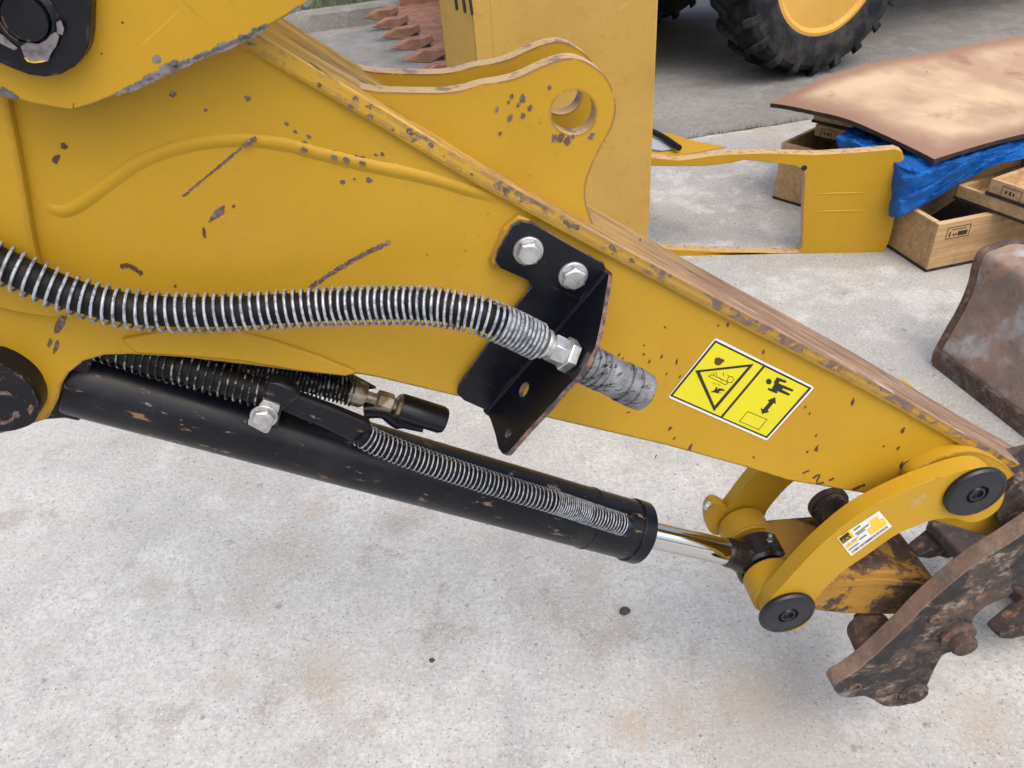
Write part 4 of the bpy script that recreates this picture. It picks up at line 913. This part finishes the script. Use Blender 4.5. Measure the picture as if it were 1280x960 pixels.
o = mk('tarpaulin', vs, fs, 'tarp', None, smooth=True); md = o.modifiers.new('s', 'SOLIDIFY'); md.thickness = .0015
tag(o, 'crumpled bright blue tarpaulin draped between the plywood sheet and crates', 'tarpaulin')
b = B()
for (x, y, z) in ((1100, 86, .44), (1238, 58, .44)):
    c = G(x, y+3, z-.02)
    for i in range(3): b.add(*lathe_g([(.02, -.02), (.035, 0), (.03, .02), (.01, .03)], c+V((.03*i-.03, .02, .006*i)), ZZ, 10))
tag(b.mk('tarpaulin', 'tarp', None, smooth=True), 'blue tarpaulin corner showing past the back edge of the plywood', 'tarpaulin') if False else None

for (x, y, w_) in ((1102, 88, .05), (1238, 61, .035)):
    bm = bmesh.new(); bmesh.ops.create_icosphere(bm, subdivisions=3, radius=1); c = G(x, y, .40)
    for v in bm.verts: v.co = V((v.co.x*w_, v.co.y*w_*.7, v.co.z*w_*.5))*(1+.35*mnoise.noise(v.co*2.1+c)) + c
    me = bpy.data.meshes.new('tarpaulin_fold'); bm.to_mesh(me); bm.free(); me.materials.append(M['tarp']); f_ = bpy.data.objects.new('tarpaulin_fold', me); S.collection.objects.link(f_); f_.parent = o

# ================================================================== BENT YELLOW COVER
b0, b1 = V((.60, 2.838, 0)), V((1.536, 2.706, 0)); cvd = (b1-b0).normalized(); cvn = V((-cvd.y, cvd.x, 0)); lean = (cvn-ZZ*.0).normalized()
def CV(x, y): return onplane(x, y, b0, cvn)
cvo = [(770, 193), (850, 200), (900, 193), (960, 191), (1020, 193), (1070, 190), (1120, 186), (1128, 189), (1130, 200), (1124, 250), (1112, 300), (1106, 314), (1098, 319), (1050, 322), (1000, 326), (950, 326), (900, 323), (850, 321), (770, 318), (770, 306), (850, 312), (900, 314), (980, 316), (998, 315), (1003, 308), (1004, 260), (1006, 222), (1004, 213), (994, 207), (960, 203), (930, 200), (915, 204), (880, 208), (840, 208), (770, 207)]
cv = thing('bent_cover', b0.lerp(b1, .5), 'bent yellow machine cover with a large cut-out standing in front of the crates', 'cover')
sh_ = mk('sheet', *prism_g([CV(*p) for p in cvo], cvn*.045), 'yellow_smooth', cv, bevel=.003, seg=2, emat='edge_tan', en=len(cvo))
for y0, y1, xa, xb in ((243, 241, 1008, 1092), (265, 263, 1012, 1092)):
    q = [CV(xa, y0)+cvn*.004, CV(xb, y1)+cvn*.004]; mk('pressed_rib', *tube_g([q[0].lerp(q[1], t/6) for t in range(7)], [.0015, .005, .006, .006, .006, .005, .0015], 10), 'yellow_smooth', cv, smooth=True)
q = CV(1004, 210); lathe('bolt_hole', [(.011, -.0015), (.009, -.002), (.001, -.002)], q+cvd*.003, cvn, 'plastic', cv, 16)
fz = CV(860, 200).z
flp = [G(x, y, fz+.002) for x, y in [(770, 160), (838, 168), (862, 176), (908, 185), (870, 192), (838, 196), (770, 194)]]
mk('flap', *prism_g(flp, ZZ*.004), 'yellow_smooth', cv)
sh2 = thing('sheet_offcut', G(825, 182, fz), 'small pale grey sheet offcut lying on the cover beside the housing', 'metal sheet')
mk('sheet_face', *prism_g([G(x, y, fz+.010) for x, y in [(790, 168), (822, 174), (846, 186), (826, 189), (790, 184)]], ZZ*.004), 'grey_sheet', sh2)
st = cr([G(x, y, fz+.028) for x, y in [(790, 155), (812, 163), (830, 172), (843, 181), (849, 185)]], 5)
o = mk('rubber_strip', *tube_g(st, .012, 12), 'rubber', None, smooth=True); tag(o, 'short black rubber strip lying on the grey sheet offcut', 'rubber strip')

# ================================================================== TOOTHED RUSTY BUCKET, FAR BACK
tz = .12
ta, tb_ = G(453, 23, tz), G(503, 76, tz); ts = (tb_-ta)/4; tdir = ts.normalized(); tp_ = V((tdir.y, -tdir.x, 0)); tp_ = tp_ if tp_.x < 0 else -tp_   # pointing direction
rb = thing('toothed_bucket', (ta+tb_)/2 - ZZ*tz, 'orange rusty bucket with a row of pointed teeth near the kerb', 'bucket')
TL = .30
for i in range(6):
    tip = ta+ts*i; root = tip-tp_*TL
    pr_ = [(TL, 0), (TL*.55, .055), (TL*.2, .05), (-.02, .075), (-.02, .02), (TL*.35, -.035), (TL*.7, -.02)]
    w0 = ts.length*.36; s = tdir
    pts = [root+tp_*a+ZZ*c for a, c in pr_]; vs, fs = prism_g([p-s*w0*.5 for p in pts], s*w0)
    n = len(pts)
    for k_, (a, c) in enumerate(pr_):
        f = 1-.85*max(0, a/TL)
        for j in (k_, k_+n): vs[j] = pts[k_]+(vs[j]-pts[k_])*f
    mk('tooth', vs, fs, 'rust_orange', rb, bevel=.008)
r0 = ta-ts*.6-tp_*TL; r1 = ta+ts*5.6-tp_*TL
mk('lip', *box_g(r0-ZZ*.02, r1-r0, -tp_*.7, ZZ*.035), 'rust_orange', rb, bevel=.006)
cv_ = [(.65, -.02), (.9, .0), (1.1, .12), (1.2, .35), (1.15, .6), (.95, .8), (.6, .9)]
vs = []; fs = []
for s in (r0, r1):
    for a, z in cr([V(q) for q in cv_], 3): vs.append(s-tp_*a+ZZ*z)
n = len(vs)//2
fs = [(i, i+1, n+i+1, n+i) for i in range(n-1)]
o = mk('shell', vs, fs, 'rust', rb, smooth=True); md = o.modifiers.new('s', 'SOLIDIFY'); md.thickness = .03
for s in (r0, r1):
    pts = [s-tp_*.1, s-tp_*.65-ZZ*.02] + [s-tp_*a+ZZ*z for a, z in cr([V(q) for q in cv_], 3)] + [s-tp_*.35+ZZ*.5, s-tp_*.1+ZZ*.12]
    mk('cheek_plate', *prism_g(pts, tdir*.03), 'rust_orange' if s is r0 else 'rust', rb, bevel=.004)

# ================================================================== PARKED LOADER (wheel and underside)
wa = V((.34, -.94, 0)).normalized()               # axle, towards the camera side
R, Wt, Rr = .64, .40, .365
wb = G(1008, 92); wc = V((wb.x, wb.y, R)) - V((wa.x, wa.y, 0))*0.10
ld_ = thing('parked_loader', V((wc.x, wc.y, 0)), 'parked yellow loader whose front wheel shows at the top of the yard', 'loader')
def wheel(c):
    h = Wt/2; P = [(Rr, h*.72), (Rr+.02, h*.86), (Rr+.07, h*1.0), (Rr+.13, h*1.02), (R-.075, h*.98), (R-.045, h*.86), (R-.032, h*.6), (R-.03, 0)]
    P = P + [(r, -z) for r, z in P[-2::-1]]
    ty = mk('wheel', *lathe_g(P, c, wa, 64), 'tyre', ld_, smooth=True)
    x = V((wa.y, -wa.x, 0)).normalized(); y = ZZ
    for i in range(22):
        for sd_ in (1, -1):
            a = 2*pi*(i+(.5 if sd_ < 0 else 0))/22
            def pt_(da, r, z): t = a+da; return c + (x*cos(t)+y*sin(t))*r + wa*z
            dz = .16*sd_
            v_ = []
            for da, z in ((0, .015*sd_), (.075, .015*sd_), (.075+.13, h*.8*sd_), (.13-.01, h*.8*sd_)): v_ += [pt_(da, R-.04, z), pt_(da+.006, R, z)]
            for da, z in ((.215, h*1.02*sd_), (.125, h*1.02*sd_)): v_ += [pt_(da, R-.10, z), pt_(da, R-.035, z)]
            f_ = [(0, 1, 3, 2), (2, 3, 5, 4), (6, 7, 1, 0), (1, 7, 5, 3), (4, 5, 9, 8), (6, 7, 11, 10), (5, 7, 11, 9), (8, 9, 11, 10), (4, 8, 10, 6), (0, 2, 4, 6)]
            mk('lug', v_, f_, 'tyre', ty, bevel=.006)
    rp = [(Rr+.03, h*.80), (Rr+.035, h*.88), (Rr+.01, h*.9), (Rr-.015, h*.80), (Rr-.03, h*.55), (Rr-.04, h*.45), (Rr-.05, h*.40), (Rr-.055, -h*.15), (Rr-.075, -h*.2), (Rr-.08, -h*.45), (Rr-.17, -h*.6), (.15, -h*.3), (.14, -h*.0), (.12, h*.3), (.05, h*.32), (.001, h*.32)]
    rm = mk('rim', *lathe_g(rp, c, wa, 56), 'rim', ty, smooth=True)
    for i in range(8):
        t = 2*pi*i/8; p = c+(x*cos(t)+y*sin(t))*.17+wa*h*.06
        mk('wheel_nut', *lathe_g([(.022, 0), (.022, .03), (.016, .035)], p, wa, 6), 'rust', ty)
wheel(wc)
wd = V((-wa.y, wa.x, 0)); wd = wd if wd.x > 0 else -wd
wheel(wc - wa*1.9)
mk('axle', *tube_g([wc-wa*.1, wc-wa*1.8], .10, 16), 'yellow_old', ld_)
mk('chassis', *box_g(wc - wa*.30 - wd*1.8 - ZZ*.10, wd*6, -wa*1.5, ZZ*1.0), 'yellow_old', ld_)  # loader body out of view, long and low to shade the ground below
mk('body_side', *box_g(wc - wa*.02 + wd*.75 + ZZ*.25, wd*2.6, -wa*1.9, ZZ*1.2), 'yellow_old', ld_)
